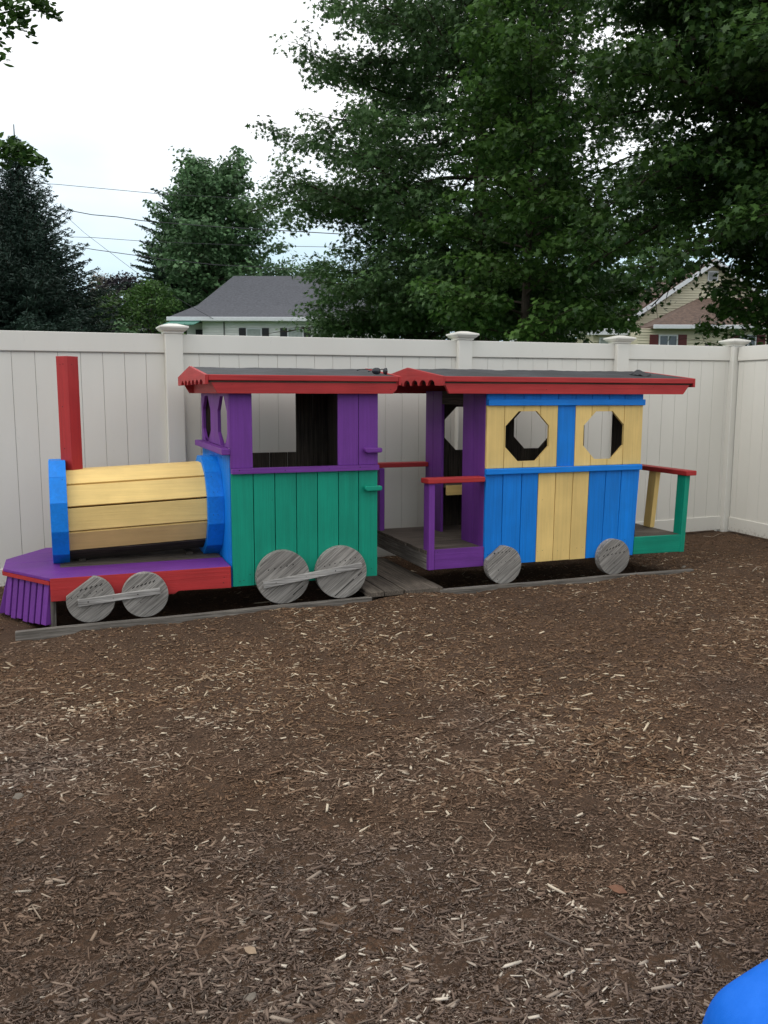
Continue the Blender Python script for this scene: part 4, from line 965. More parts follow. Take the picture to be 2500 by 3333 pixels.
# pin oak in the middle, 25 m away
rg = np.random.default_rng(11)
b = P0(1556, 25)
prof = lambda t: 5.95 if t < .24 else 5.95-4.9*(t-.24)/.76
limbs = whorls(2.9, 19, 112, prof, lambda t: -0.22+0.75*t, lambda t: 0.25-0.3*t, rg) + [(rg.uniform(2.6, 4.0), rg.uniform(2.4, 5.4), -.12, rg.uniform(4.2, 5.4), 0.02) for _ in range(14)]
r, n = tree(b, 20, 0.26, limbs, 'pin_oak_tree', 'tall pin oak with layered branches, largest tree behind the fence', leaf='star', lsize=0.145, density=92, material=OAK, seed=3, sub_n=8, clump=0.31, flat=0.6, keep=keepO)
TOT += n
# broad maple in front of it
rg = np.random.default_rng(12); b = P0(1700, 19.5)
limbs = whorls(1.6, 8.6, 50, lambda t: 2.35*math.sin(math.pi*min(1, .36+.50*t))**.5, lambda t: 0.0+0.9*t, lambda t: 0.1-.3*t, rg)
r, n = tree(b, 9.0, 0.13, limbs, 'maple_tree', 'rounded green maple standing in front of the pin oak trunk', leaf='maple', lsize=0.122, density=95, material=MAP, seed=5, sub_n=8, clump=0.26, flat=0.45, keep=lambda p: keepO(p, 19.5, .2))
TOT += n
# big dark maple leaning in from the right
rg = np.random.default_rng(13); b = P0(2780, 15)
limbs = []
for i in range(80):
    z = 4.7+7.2*(i+rg.random())/80; az = rg.uniform(math.radians(112), math.radians(236)); t = (z-4.7)/7.2
    ln = (5.0 if t < .6 else 5.0-2.2*(t-.6)/.4)*rg.uniform(.6, 1.08)
    limbs.append((z, az, 0.02+0.5*t+rg.normal(0, .1), ln, -0.42+0.3*t))
for i in range(14): limbs.append((rg.uniform(3, 9), rg.uniform(-1, 1.3), .3, rg.uniform(2.5, 4), 0))
def keepR(Pw):
    X, Y = lay(Pw, 15., .33); g = gap_house(X, Y); g3 = (Y > 1080)*0.93 + (Y > 1000)*(X > 2060)*.7
    g4 = gap_sky(X, Y)*.95
    return RNG.random(len(X)) > np.clip(np.maximum.reduce([g, g3, g4]), 0, .98)
r, n = tree(b, 12.5, 0.30, limbs, 'maple_tree', 'big dark maple whose branches hang in from the right edge', leaf='maple', lsize=0.108, density=105, material=MAPD, seed=6, sub_n=9, clump=0.28, flat=0.45, bark=DBARK, up=.75, keep=keepR)
TOT += n
rg = np.random.default_rng(19); b = P0(2500, 18)
limbs = whorls(1.5, 4.6, 38, lambda t: 1.45*math.sin(math.pi*min(1, .36+.56*t))**.7, lambda t: 0.0+0.9*t, lambda t: 0.0, rg)
def keepY(Pw):
    X, Y = lay(Pw, 18., .42); return RNG.random(len(X)) > np.clip((Y > 1082)*.75+(X < 2262)*.8*(Y > 1000), 0, .95)
r, n = tree(b, 4.9, 0.07, limbs, 'maple_tree', 'young bright maple before the cream house at the right edge', leaf='maple', lsize=0.12, density=85, material=MAP, seed=15, sub_n=8, clump=0.24, flat=0.5, keep=keepY); TOT += n
# spruce on the left
def conifer(base, height, base_r, name, label, material, seed, n_w=40, blade=0.13, dens=1.0, group=None, upturn=0.5, z0=0.6, power=0.9):
    rg = np.random.default_rng(seed); root = empty(name, tuple(base), label=label, cat='tree', group=group); m = MB()
    m.tube([(0, 0, -.3), (0.02, 0, height*.4), (0, .02, height*.75), (0, 0, height)], [height*.018, height*.013, height*.006, .012], 8)
    PP = []; DD = []; TT = []
    for i in range(n_w):
        t = (i+rg.random()*.5)/n_w; z = z0+(height-.35-z0)*t; rr = base_r*(1-t)**power+0.04
        nb = max(5, int(11*(1-t)+4)); a0 = rg.random()*6.28
        for k in range(nb):
            az = a0+6.283*k/nb+rg.normal(0, .15); ln = rr*rg.uniform(.72, 1.15)*(1.0 if rg.random() > .06 else 1.25); n = max(3, int(ln/0.18)); d0 = np.array([math.cos(az), math.sin(az), 0]); sd = np.array([-d0[1], d0[0], 0])
            s = np.linspace(0.05, 1, n+1); zz = z + ln*(-0.30*s*(1-t)+upturn*0.45*s**2+0.55*t*s)
            cur = np.stack([d0[0]*ln*s, d0[1]*ln*s, zz], -1)
            m.tube([tuple(q) for q in cur[::max(1, n//3)]]+[tuple(cur[-1])], .012*(1-t)+.005, 3, cap=False)
            tone = rg.uniform(.1, .7)
            for j in range(n+1):
                # side sprays with short blades
                sp = (ln*0.30*(1.05-s[j])+0.10)
                for sg in (-1, 1):
                    nn = max(1, int(dens*sp/0.045)); u = rg.random(nn)
                    q = cur[j]+sd*sg*sp*u[:, None]+d0*(sp*0.6*u)[:, None]+rg.normal(0, .025, (nn, 3)); q[:, 2] -= 0.10*u*sp
                    PP.append(q); DD.append(np.tile(sd*sg*.5+d0*.8+np.array([0, 0, .15]), (nn, 1))+rg.normal(0, .45, (nn, 3))); TT.append(np.full(nn, tone+0.25*s[j]))
    PP = np.concatenate(PP); DD = np.concatenate(DD); TT = np.concatenate(TT)
    m.build('trunk', DBARK, root)
    leaves('crown', PP, blade, 'blade', material, root, dirs=DD, tone=TT)
    return len(PP)
SHAPES['blade'] = np.array([(-.5, -.13), (.3, -.10), (.55, 0), (.3, .10), (-.5, .13)])
b = P0(92, 27)
TOT += conifer(b, at(92, 405, 27)[2]-b[2], 3.5, 'spruce_tree', 'dark blue-green spruce with a spiky leader at the far left', SPR, 21, n_w=60, blade=0.10, dens=2.5, power=1.12)
# trees beyond the white house
b = P0(640, 58)
TOT += conifer(b, at(660, 505, 58)[2]-b[2], 5.4, 'pine_tree', 'dark pine rising behind the mid-green maple left of centre', PINE, 22, n_w=38, blade=0.26, dens=0.75, upturn=.2, power=.85, z0=3)
rg = np.random.default_rng(14); b = P0(716, 52)
hh = at(716, 535, 52)[2]-b[2]
limbs = whorls(2.5, hh-0.8, 70, lambda t: 3.9*math.sin(math.pi*min(1, .25+.68*t))**.6+.3, lambda t: 0.1+0.8*t, lambda t: 0.1, rg)
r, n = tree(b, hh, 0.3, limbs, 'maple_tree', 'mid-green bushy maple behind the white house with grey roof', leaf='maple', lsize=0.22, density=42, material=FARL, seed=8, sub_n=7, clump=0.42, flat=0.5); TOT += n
rg = np.random.default_rng(15); b = P0(500, 47); hh = at(500, 925, 47)[2]-b[2]
limbs = whorls(0.8, hh-.3, 30, lambda t: 1.9*math.sin(math.pi*min(1, .3+.65*t))+.2, lambda t: 0.2+0.8*t, lambda t: 0.1, rg)
r, n = tree(b, hh, 0.1, limbs, 'young_tree', 'yellow-green young tree left of the grey-roofed white house', leaf='oval', lsize=0.17, density=42, material=leaf_mat('yellow green leaves', (0.04, 0.10, 0.02), (0.11, 0.21, 0.05)), seed=9, sub_n=6, clump=0.35); TOT += n
rg = np.random.default_rng(16); b = P0(425, 66); hh = at(425, 905, 66)[2]-b[2]
limbs = whorls(1, hh-.3, 36, lambda t: 2.8*math.sin(math.pi*min(1, .3+.65*t))+.2, lambda t: 0.2+0.8*t, lambda t: 0.1, rg)
r, n = tree(b, hh, 0.2, limbs, 'purple_leaf_tree', 'small dark purple-leaved tree between spruce and pine', leaf='oval', lsize=0.24, density=36, material=leaf_mat('purple leaves', (0.014, 0.014, 0.018), (0.035, 0.028, 0.036)), seed=10, sub_n=6, clump=0.45); TOT += n
rg = np.random.default_rng(17); b = P0(348, 85); hh = at(348, 905, 85)[2]-b[2]
limbs = whorls(1, hh-.3, 40, lambda t: 2.9*math.sin(math.pi*min(1, .3+.65*t))+.2, lambda t: 0.2+0.8*t, lambda t: 0.1, rg)
r, n = tree(b, hh, 0.2, limbs, 'blossom_tree', 'pale pinkish blossoming tree just right of the spruce', leaf='oval', lsize=0.28, density=30, material=leaf_mat('blossom', (0.10, 0.12, 0.07), (0.42, 0.34, 0.32)), seed=11, sub_n=6, clump=0.5); TOT += n
# low green growth closing the horizon between the trees, one hedge-like tree each
for i, (px, Y, top, w, lab) in enumerate(((260, 44, 1010, 3.2, 'dark low tree at the right foot of the spruce'), (1000, 60, 900, 5.5, 'green tree standing behind the white house roof'),
        (1420, 48, 900, 5.0, 'leafy tree seen below the left limbs of the pin oak'), (1880, 46, 930, 4.2, 'tree behind the small pale yellow house'), (2130, 60, 640, 3.2, 'bright green tree glimpsed between the big maples'),
        (2700, 60, 500, 7.5, 'tall tree beyond the cream house at the right edge'), (-420, 50, 700, 5.0, 'tree beyond the spruce at the left edge'))):
    rg = np.random.default_rng(30+i); b = P0(px, Y); hh = at(px, top, Y)[2]-b[2]
    limbs = whorls(hh*.12, hh*.95, 44, lambda t: w*math.sin(math.pi*min(1, .3+.65*t))+.2, lambda t: 0.1+0.8*t, lambda t: 0.1, rg)
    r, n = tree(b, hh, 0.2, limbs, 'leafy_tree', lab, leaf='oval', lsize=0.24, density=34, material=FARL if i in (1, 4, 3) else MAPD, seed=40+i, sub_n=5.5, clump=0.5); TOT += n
# tree at the left edge, only its branch tips reach into view
rg = np.random.default_rng(18); b = P0(-560, 11.5)
limbs = [(2.2+0.5*i, rg.uniform(1.8, 4.6), .3, rg.uniform(1.6, 2.6), 0) for i in range(10)]
def tipc(px, py, Y, n, sx, sz, rg):
    c = at(px, py, Y)-b; return c+rg.normal(0, 1, (n, 3))*np.array([sx, .12, sz])
ex = []
for px, py, n, sx, sz in ((20, 20, 40, .06, .05), (70, 30, 60, .07, .06), (120, 12, 45, .06, .03), (155, 28, 32, .05, .03), (178, 42, 16, .025, .03), (60, 60, 28, .04, .04), (85, 95, 22, .03, .04), (10, 75, 26, .05, .06), (22, 105, 12, .02, .03), (5, 150, 10, .015, .04), (3, 185, 8, .01, .03),
        (10, 470, 55, .07, .05), (50, 485, 65, .07, .045), (90, 500, 65, .06, .045), (122, 520, 50, .04, .04), (20, 510, 26, .05, .035), (5, 530, 12, .02, .03), (140, 545, 14, .02, .03), (100, 530, 22, .04, .035)):
    ex.append(tipc(px, py, 10.5, int(n*1.2), sx*.9, sz*.9, rg))
br = MB()
rl = [tuple(at(px, py, Y)-b) for px, py, Y in ((-560, 300, 11.5), (-260, 120, 11), (-60, 60, 10.6), (60, 30, 10.5), (175, 40, 10.5))]
rl2 = [tuple(at(px, py, Y)-b) for px, py, Y in ((-560, 640, 11.5), (-260, 520, 11), (-40, 490, 10.6), (60, 492, 10.5), (135, 535, 10.5))]
r, n = tree(b, 7.4, 0.12, limbs, 'overhanging_tree', 'near tree off the left edge with leafy branch tips in the sky corner', leaf='oval', lsize=0.085, density=40, material=MAPD, seed=12, extra=np.concatenate(ex), sub_n=5); TOT += n
br.tube(rl, [.05, .03, .015, .008, .003], 6); br.tube(rl2, [.05, .03, .015, .008, .003], 6); br.build('branches', DBARK, r)
print('leaves', TOT)

# ------------------------------------------------------------------ houses
def lap_wall(mb, x0, x1, z0, z1, y, pitch=0.115, t=0.045, cutf=None):
    """real lapped boards: each course leans out 2 cm at its foot"""
    z = z0
    while z < z1-0.001:
        zt = min(z+pitch, z1); a, b = (x0, x1) if cutf is None else cutf(z, zt)
        if b-a > 0.02:
            mb.add([(a, y-t, z), (b, y-t, z), (b, y-.004, zt), (a, y-.004, zt), (a, y+.05, z), (b, y+.05, z), (b, y+.05, zt), (a, y+.05, zt)], [(0, 1, 2, 3), (4, 7, 6, 5), (0, 4, 5, 1), (3, 2, 6, 7), (0, 3, 7, 4), (1, 5, 6, 2)])
        z += pitch
WHT = plain('white house paint', (0.66, 0.68, 0.70), .5, var=.05); WSID = plain('white siding', (0.80, 0.80, 0.77), .5, var=.10, scale=1.2); CSID = plain('cream siding', (0.62, 0.575, 0.42), .5, var=.06, scale=1.2)
YSID = plain('pale yellow siding', (0.58, 0.55, 0.32), .5, var=.06)
SHIN = plain('grey shingles', (0.085, 0.088, 0.100), .9, var=.22, scale=9, bump=.5, bscale=30); BSHIN = plain('brown shingles', (0.105, 0.068, 0.050), .9, var=.4, scale=7, bump=.5)
BLKS = plain('black shutter', (0.018, 0.019, 0.022), .5); REDS = plain('dark red shutter', (0.11, 0.014, 0.012), .5); AWN = plain('green awning', (0.06, 0.20, 0.15), .5)
def glass():
    m, nt, p = mat('window glass'); p.inputs['Base Color'].default_value = (0.035, 0.045, 0.05, 1); p.inputs['Roughness'].default_value = .08; p.inputs['Specular IOR Level'].default_value = .8
    return m
GLS = glass(); BLND = plain('window blind', (0.36, 0.40, 0.38), .7)
def window(par, x0, x1, z0, z1, y, cols=2, shut=None, sw=0.32, blind=True):
    m = MB(); fw = 0.06
    m.box(x0-fw, x1+fw, y-.05, y+.02, z1, z1+fw); m.box(x0-fw, x1+fw, y-.06, y+.02, z0-fw, z0); m.box(x0-fw, x0, y-.05, y+.02, z0, z1); m.box(x1, x1+fw, y-.05, y+.02, z0, z1)
    for k in range(1, cols): xx = x0+(x1-x0)*k/cols; m.box(xx-.025, xx+.025, y-.045, y+.02, z0, z1)
    if cols == 1: m.box(x0, x1, y-.045, y+.02, (z0+z1)/2-.025, (z0+z1)/2+.025)
    w = m.build('window', WHT, par); m = MB(); m.box(x0, x1, y-.03, y-.02, z0, z1); m.build('pane', GLS, w)
    if blind: m = MB(); m.box(x0+.01, x1-.01, y-.034, y-.0305, z0+(z1-z0)*.35, z1); m.build('blind', BLND, w)
    if shut:
        for a, b in ((x0-fw-.02-sw, x0-fw-.02), (x1+fw+.02, x1+fw+.02+sw)):
            m = MB(); m.box(a, b, y-.055, y-.005, z0-fw, z1+fw)
            z = z0
            while z < z1: m.box(a+.04, b-.04, y-.066, y-.056, z, z+.03); z += .06
            m.build('shutter', shut, par)
# white house with the flared grey roof
YH = 42.0; o = P0(560, YH); HZ = o[2]-.3
hA = empty('white_house', (o[0], YH, HZ), label='white lap-sided house with grey hip roof, black shutters and green awning', cat='house')
def hp(px, py, Y=YH): q = at(px, py, Y); return q[0]-o[0], q[2]-HZ
ex0, ez = hp(552, 1036); ex1 = hp(1300, 1025)[0]; wx0 = hp(659, 1050)[0]; wx1 = ex1-.6
m = MB(); lap_wall(m, wx0, wx1, 0, ez-0.02, 0.0, .115); m.box(wx0, wx1, .06, 8, 0, ez-.05); m.build('front_wall', WSID, hA)
m = MB(); m.box(ex0+.5, wx0-.002, 1.4, 8, 0, ez-.05); m.build('porch_wall', WSID, hA)
rx, rz_ = hp(761, 898, YH+5.0); mx_, mz_ = hp(642, 1006, YH+1.2)
m = MB(); ov = -0.45; back = 10.5
A = [(ex0, ov, ez), (ex1, ov, ez), (ex1, back, ez), (ex0, back, ez)]
fl = 1.75; h1 = ez+0.75
B = [(mx_, ov+fl, h1), (ex1-1.2, ov+fl, h1), (ex1-1.2, back-fl, h1), (mx_, back-fl, h1)]
Cc_ = [(rx, 5.0, rz_), (ex1-4, 5.0, rz_), (ex1-4, 5.05, rz_), (rx, 5.05, rz_)]
m.add([(x, y, z-.12) for x, y, z in A]+A+B+Cc_, [(3, 2, 1, 0)]+[(i, (i+1) % 4, 4+(i+1) % 4, 4+i) for i in range(4)]+[(4+i, 4+(i+1) % 4, 8+(i+1) % 4, 8+i) for i in range(4)]+[(8+i, 8+(i+1) % 4, 12+(i+1) % 4, 12+i) for i in range(4)]+[(12, 13, 14, 15)])
roofA = m.build('roof', SHIN, hA)
m = MB(); m.box(ex0-.02, ex1, ov-.10, ov-.003, ez-.16, ez+.03); m.build('gutter', WHT, roofA, bevel=.02)
m = MB(); m.box(ex0+.02, ex1-.02, ov, -.035, ez-.16, ez-.121); m.build('soffit', WHT, roofA)
for xa, xb in ((806, 848), (940, 984)):
    x0, zt = hp(xa, 1072); x1, _ = hp(xb, 1072); window(hA, x0, x1, zt-1.1, zt, -0.02, 1, BLKS, .33)
x, _ = hp(730, 1060); m = MB(); m.tube([(x, -.06, 0), (x, -.06, ez-.17)], .03, 6); m.build('conduit', plain('grey pipe', (.16, .16, .16), .5), hA)
x0, z1 = hp(617, 1066); x1 = hp(645, 1066)[0]; m = MB(); m.box(x0, x1, 1.33, 1.38, z1-2.0, z1); m.build('door', BLKS, hA)
x0, z1 = hp(560, 1040, YH-.5); x1, z0 = hp(648, 1060, YH-.5); m = MB(); m.hull8([(x0-.25, -1.3, z0-.03), (x1-.1, -1.3, z0-.03), (x1+.1, -.2, z1-.03), (x0, -.2, z1-.03)], [(x0-.25, -1.3, z0), (x1-.1, -1.3, z0), (x1+.1, -.2, z1), (x0, -.2, z1)])
for k in range(6): xx = x0+(x1-x0)*k/5; m.box(xx-.012, xx+.012, -1.28, -1.25, z0, z0+.04)
m.build('awning', AWN, hA)
# cream house on the right
YB = 37.0; o2_ = P0(2150, YB); BZ = o2_[2]-.3
hB = empty('cream_house', (o2_[0], YB, BZ), label='cream lap-sided gabled house with dark red shutters and brown porch roof', cat='house')
def hq(px, py, Y=YB): q = at(px, py, Y); return q[0]-o2_[0], q[2]-BZ
gx, gz_ = hq(2324, 850, YB+4); lx, lz = hq(2022, 1055, YB+4); slope = (gz_-lz)/(gx-lx); rxx = gx+(gx-lx)
m = MB(); lap_wall(m, lx, rxx, 0, gz_-.25, 4.0, .115, cutf=lambda z, zt: (max(lx+.3, gx-(gz_-.15-zt)/slope), min(rxx-.3, gx+(gz_-.15-zt)/slope)))
m.prism([(lx+.3, 0), (rxx-.3, 0), (rxx-.3, lz), (gx, gz_-.3), (lx+.3, lz)], 1, 4.06, 12); m.build('gable_wall', CSID, hB)
m = MB(); th = .16
for sg in (-1, 1):
    xe = lx if sg < 0 else rxx
    m.hull8([(xe, 3.6, lz-th), (gx, 3.6, gz_-th), (gx, 3.72, gz_-th), (xe, 3.72, lz-th)], [(xe, 3.6, lz+.06), (gx, 3.6, gz_+.06), (gx, 3.72, gz_+.06), (xe, 3.72, lz+.06)])
m.build('barge_board', WHT, hB)
m = MB()
for sg in (-1, 1):
    xe = lx-.1 if sg < 0 else rxx+.1
    m.hull8([(xe, 3.725, lz-.06), (gx, 3.725, gz_), (gx, 12.3, gz_), (xe, 12.3, lz-.06)], [(xe, 3.725, lz+.08), (gx, 3.725, gz_+.12), (gx, 12.3, gz_+.12), (xe, 12.3, lz+.08)])
m.build('roof', BSHIN, hB)
vx0, vz1 = hq(2307, 886, YB+4); vx1, vz0 = hq(2332, 911, YB+4); m = MB(); m.box(vx0-.05, vx1+.05, 3.93, 3.96, vz0-.05, vz1+.05)
for k in range(6): m.box(vx0, vx1, 3.9, 3.929, vz0+(vz1-vz0)*k/6, vz0+(vz1-vz0)*(k+.55)/6, 1)
m.build('gable_vent', [WHT, plain('vent slats', (.25, .25, .25), .6)], hB)
px0, pz = hq(2118, 1062); px1 = hq(2900, 1062)[0]; tx, tz = hq(2268, 972, YB+3.9)
m = MB(); m.add([(px0, -.4, pz), (px1, -.4, pz), (px1, 3.55, tz), (tx, 3.55, tz), (px0+.05, 3.55, pz+.02), (px0, -.4, pz-.1), (px1, -.4, pz-.1), (px1, 3.55, pz-.1), (px0+.05, 3.55, pz-.1)],
                [(0, 1, 2, 3), (0, 3, 4), (5, 8, 7, 6), (0, 5, 6, 1), (1, 6, 7, 2), (0, 4, 8, 5), (3, 2, 7, 8, 4)]); pr = m.build('porch_roof', BSHIN, hB)
m = MB(); m.box(px0-.02, px1, -.52, -.403, pz-.14, pz+.03); m.build('gutter', WHT, pr, bevel=.02)
wx_ = hq(2075, 1080)[0]
m = MB(); lap_wall(m, wx_, px1-.5, 0, pz-.1, 0.0, .115); m.box(wx_, px1-.5, .06, 3.9, 0, pz-.12); m.build('front_wall', CSID, hB)
for xa, xb in ((2148, 2201), (2412, 2456), (2640, 2690)):
    x0, zt = hq(xa, 1094); x1, _ = hq(xb, 1094); window(hB, x0, x1, zt-1.0, zt, -0.02, 2, REDS, .36, blind=False)
lx0, lz1 = hq(1932, 1082, YB+1.5); m = MB(); lap_wall(m, lx0, wx_+.3, 0, lz1-.02, 1.5, .115); m.box(lx0, wx_-.01, 1.56, 6, 0, lz1-.02); m.build('wing_wall', CSID, hB)
gx0, gz1 = hq(1916, 1076, YB+1.2); m = MB(); m.box(gx0, wx_-.02, 1.15, 1.45, gz1-.18, gz1+.02); m.hull8([(gx0, 1.2, gz1+.021), (wx_-.02, 1.2, gz1+.021), (wx_-.02, 6.2, gz1+.021), (gx0, 6.2, gz1+.021)], [(gx0, 1.25, gz1+.06), (wx_-.02, 1.25, gz1+.06), (wx_-.02, 6.1, gz1+.5), (gx0, 6.1, gz1+.5)]); m.build('wing_roof', WHT, hB)
x0, zt = hq(1954, 1103, YB+1.5); x1, _ = hq(1986, 1103, YB+1.5); window(hB, x0, x1, zt-.9, zt, 1.48, 1, None)
# small pale yellow gabled house
YC = 45.0; o3 = P0(1775, YC); CZ = o3[2]
hC = empty('yellow_house', (o3[0], YC, CZ), label='small pale yellow gabled house half hidden under the maple branches', cat='house')
def hr(px, py, Y=YC): q = at(px, py, Y); return q[0]-o3[0], q[2]-CZ
ax, az_ = hr(1770, 1040); al, alz = hr(1655, 1114); ar, arz = hr(1872, 1114)
m = MB(); sl1_ = (az_-alz)/(ax-al); sr1 = (az_-arz)/(ar-ax)
lap_wall(m, al+.2, ar-.2, 0, az_-.1, 0, .115, cutf=lambda z, zt: (max(al+.2, ax-(az_-.08-zt)/sl1_), min(ar-.2, ax+(az_-.08-zt)/sr1)))
m.prism([(al+.2, 0), (ar-.2, 0), (ar-.2, arz), (ax, az_-.15), (al+.2, alz)], 1, .06, 7); m.build('wall', YSID, hC)
m = MB(); mb2 = MB()
for xe, ze in ((al, alz), (ar, arz)):
    m.hull8([(xe, -.3, ze-.1), (ax, -.3, az_-.1), (ax, 7.3, az_-.1), (xe, 7.3, ze-.1)], [(xe, -.3, ze+.04), (ax, -.3, az_+.04), (ax, 7.3, az_+.04), (xe, 7.3, ze+.04)])
    mb2.hull8([(xe, -.36, ze-.12), (ax, -.36, az_-.12), (ax, -.302, az_-.12), (xe, -.302, ze-.12)], [(xe, -.36, ze+.05), (ax, -.36, az_+.05), (ax, -.302, az_+.05), (xe, -.302, ze+.05)])
m.build('roof', SHIN, hC); mb2.build('barge_board', WHT, hC)
# far grey-white shed left of the first post
YD = 55.0; o4 = P0(450, YD); DZ = o4[2]
hD = empty('shed', (o4[0], YD, DZ), label='pale grey roofed shed just above the fence left of the first tall post', cat='shed')
def hs(px, py, Y=YD): q = at(px, py, Y); return q[0]-o4[0], q[2]-DZ
sx0, sz0 = hs(365, 1080); sxp, szp = hs(470, 1060); sx1, sz1 = hs(500, 1092)
m = MB(); m.add([(sx0, -.2, sz0-.1), (sx1, -.2, sz1), (sxp, 2, szp), (sx0+1.0, 2, szp), (sx0, 4, sz0-.1), (sx1, 4, sz1)], [(0, 1, 2, 3), (1, 5, 2), (5, 4, 3, 2), (4, 0, 3), (0, 4, 5, 1)]); m.build('roof', plain('pale metal roof', (.48, .50, .52), .5), hD)
m = MB(); m.box(sx0+.2, sx1-.2, 0, 3.8, 0, min(sz0, sz1)-.12); m.build('wall', WHT, hD)
# shrub in front of that shed and a purple bloom peeping over the fence
rg = np.random.default_rng(60); b = P0(405, 40); hh = at(405, 1058, 40)[2]-b[2]
limbs = whorls(.3, hh-.1, 16, lambda t: 0.75*math.sin(math.pi*min(1, .35+.6*t)), lambda t: 0.3+0.8*t, lambda t: 0.1, rg)
tree(b, hh, 0.05, limbs, 'shrub', 'light green shrub peeping over the fence before the pale shed', cat='shrub', leaf='oval', lsize=0.2, density=16, material=FARL, seed=61, sub_n=5, clump=.22)
bp = at(2302, 1128, 9.6); fz0 = float(gz(bp[0], bp[1])); fl_ = empty('flower', (bp[0], bp[1], fz0), label='purple flower head just showing above the fence top near the corner', cat='flower')
m = MB(); m.tube([(0, 0, 0), (.01, 0, bp[2]-fz0)], .006, 5); m.build('stem', plain('stem green', (.05, .10, .03), .6), fl_)
nn = 60; q = RNG.normal(0, 1, (nn, 3)); q = norm(q)*RNG.uniform(.4, 1, (nn, 1))*np.array([.035, .03, .018]); q[:, 2] += bp[2]-fz0; leaves('bloom', q, .016, 'oval', leaf_mat('purple petals', (.13, .07, .15), (.25, .15, .28)), fl_)

# ------------------------------------------------------------------ overhead wires (poles stand outside the frame)
WM = plain('wire', (.03, .032, .035), .6)
def wire(pts, rad, label):
    Q = [at(px, py, Y) for px, py, Y in pts]; out = []
    for i in range(len(Q)-1):
        for t in np.linspace(0, 1, 9)[:-1]:
            p = Q[i]+(Q[i+1]-Q[i])*t; out.append(p)
    out.append(Q[-1]); o_ = out[0]; m = MB(); m.tube([tuple(p-o_) for p in out], rad, 5)
    o = m.build('overhead_wire', WM, label=label, cat='wire', group='overhead wires in the sky'); o.location = tuple(o_); return o
wire([(-900, 540, 46), (0, 590, 46), (185, 600, 46), (530, 632, 46), (830, 648, 46), (1000, 653, 46), (1700, 668, 46)], .014, 'topmost thin wire crossing the sky above the others')
wire([(-900, 560, 44), (-200, 630, 44), (225, 685, 44), (300, 699, 44), (380, 706, 44), (460, 718, 44), (500, 722, 44), (700, 738, 44), (940, 752, 44), (1600, 790, 44)], .022, 'thick bundled cable, second from the top')
wire([(-900, 740, 44), (0, 765, 44), (300, 773, 44), (480, 786, 44), (780, 798, 44), (1600, 815, 44)], .013, 'nearly level thin wire, third from the top')
wire([(-900, 630, 45), (0, 762, 45), (310, 813, 45), (540, 845, 45), (700, 862, 45), (1400, 900, 45)], .019, 'lowest wire running into the pine branches')
wire([(180, 672, 50), (275, 758, 50), (425, 872, 50), (520, 940, 50)], .011, 'thin wire slanting steeply down to the right')
a0 = at(632, 1003, 41.2); wire([(560, 960, 41), (632, 1003, 41.3), (680, 1030, 41.4), (705, 1044, 41.5)], .012, 'service drop sloping over the grey roof to the white wall')

# ------------------------------------------------------------------ small things on the mulch
ROCK = plain('grey stone', (0.17, 0.145, 0.115), .9, var=.25, scale=20, bump=.5); CLOD = plain('brown clod', (0.06, 0.043, 0.032), .95, var=.3, scale=30, bump=.8)
def lump(name, px, py, size, material, label, cat, seed, sq=(1, 1, .6)):
    v = ray(px, py); t = (0-H)/v[2]; p = np.array([v[0]*t, v[1]*t]); z = float(gz(p[0], p[1])); rg = np.random.default_rng(seed)
    import bmesh
    bm = bmesh.new(); bmesh.ops.create_icosphere(bm, subdivisions=3, radius=1)
    k = rg.normal(0, 1, (6, 3))
    for vv in bm.verts:
        c = np.array(vv.co); d = 1+sum(0.09*math.sin(2.2*float(kk@c)+i) for i, kk in enumerate(k)); vv.co = Vector((c[0]*d*size*sq[0], c[1]*d*size*sq[1], c[2]*d*size*sq[2]))
    me = bpy.data.meshes.new(name); bm.to_mesh(me); bm.free(); me.materials.append(material)
    o = bpy.data.objects.new(name, me); COL.objects.link(o); o.location = (p[0], p[1], z+size*sq[2]*.35); o.rotation_euler = (0, 0, rg.uniform(0, 3))
    return tag(o, label, cat)
lump('stone', 2225, 1860, .028, ROCK, 'flat grey stone half sunk in mulch right of the carriage', 'stone', 1, (1.2, .6, .45))
lump('soil_clod', 2378, 1722, .035, CLOD, 'lump of soil at the foot of the corner fence post', 'clod', 2, (.9, .7, 1.1))
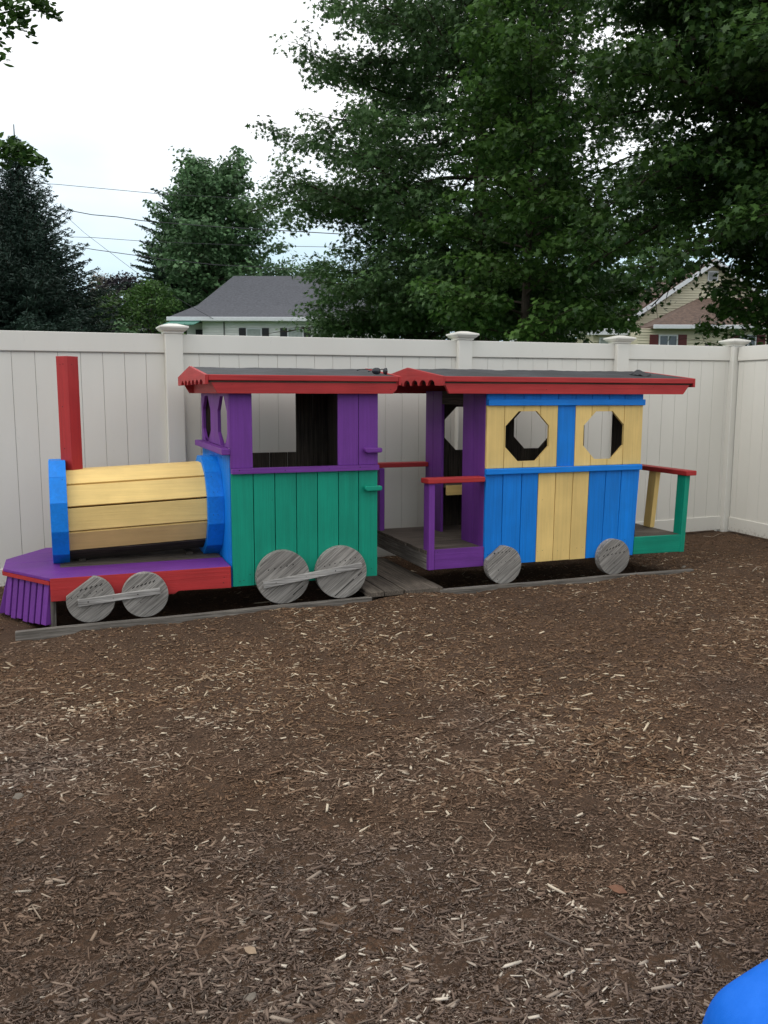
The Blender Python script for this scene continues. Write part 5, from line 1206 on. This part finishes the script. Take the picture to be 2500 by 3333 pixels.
lump('stone', 60, 2583, .022, ROCK, 'pale flat stone on the mulch near the left edge', 'stone', 3, (1.3, .8, .4))
lump('stone', 815, 3235, .014, ROCK, 'small pale stone on the mulch low centre left', 'stone', 4, (1.3, .8, .5))
def twig(pts, rad, label, material=None, name='twig'):
    Q = []
    for px, py in pts:
        v = ray(px, py); t = (0.02-H)/v[2]; x, y = v[0]*t, v[1]*t; Q.append(np.array([x, y, float(gz(x, y))+.012+rad]))
    m = MB(); m.tube([tuple(q-Q[0]) for q in Q], [rad, rad*.9, rad*.8, rad*.5][:len(Q)] if len(Q) <= 4 else [rad*(1-.5*i/len(Q)) for i in range(len(Q))], 5)
    o = m.build(name, material or TW, label=label, cat='twig'); o.location = tuple(Q[0]); return o
TW = plain('pale twig', (.26, .20, .145), .8, var=.25, scale=30)
twig([(2290, 1741), (2320, 1742), (2342, 1736), (2362, 1732)], .004, 'pale crooked twig in front of the corner fence post')
twig([(2448, 1880), (2462, 1870), (2478, 1867)], .004, 'short pale twig on the mulch near the right edge')
twig([(1775, 3015), (1820, 3040), (1880, 3065)], .0035, 'long dark splinter on the mulch near the blue slide', plain('dark splinter', (.12, .09, .07), .8))
LEAFM = plain('dead leaf', (0.15, 0.068, 0.036), .7, var=.3, scale=40)
def dead_leaf(px, py, s, label, mt):
    v = ray(px, py); t = (0.01-H)/v[2]; x, y = v[0]*t, v[1]*t; sh = SHAPES['oval']; m = MB(); z = float(gz(x, y))+.012
    V = [(a*s*1.3, b*s, .25*s*abs(a)) for a, b in sh]; V += [(a, b, c-.0012) for a, b, c in V]; n = len(sh)
    m.add(V, [tuple(range(n)), tuple(range(2*n-1, n-1, -1))]+[(i, i+n, (i+1) % n+n, (i+1) % n) for i in range(n)])
    o = m.build('fallen_leaf', mt, label=label, cat='leaf'); o.location = (x, y, z); o.rotation_euler = (.1, -.15, 1.1)
dead_leaf(2011, 2890, .05, 'reddish-brown dead leaf on the mulch', LEAFM)
dead_leaf(815, 3090, .035, 'broad tan leaf lying on the mulch low left of centre', plain('tan leaf', (.28, .20, .13), .7, var=.2, scale=40))
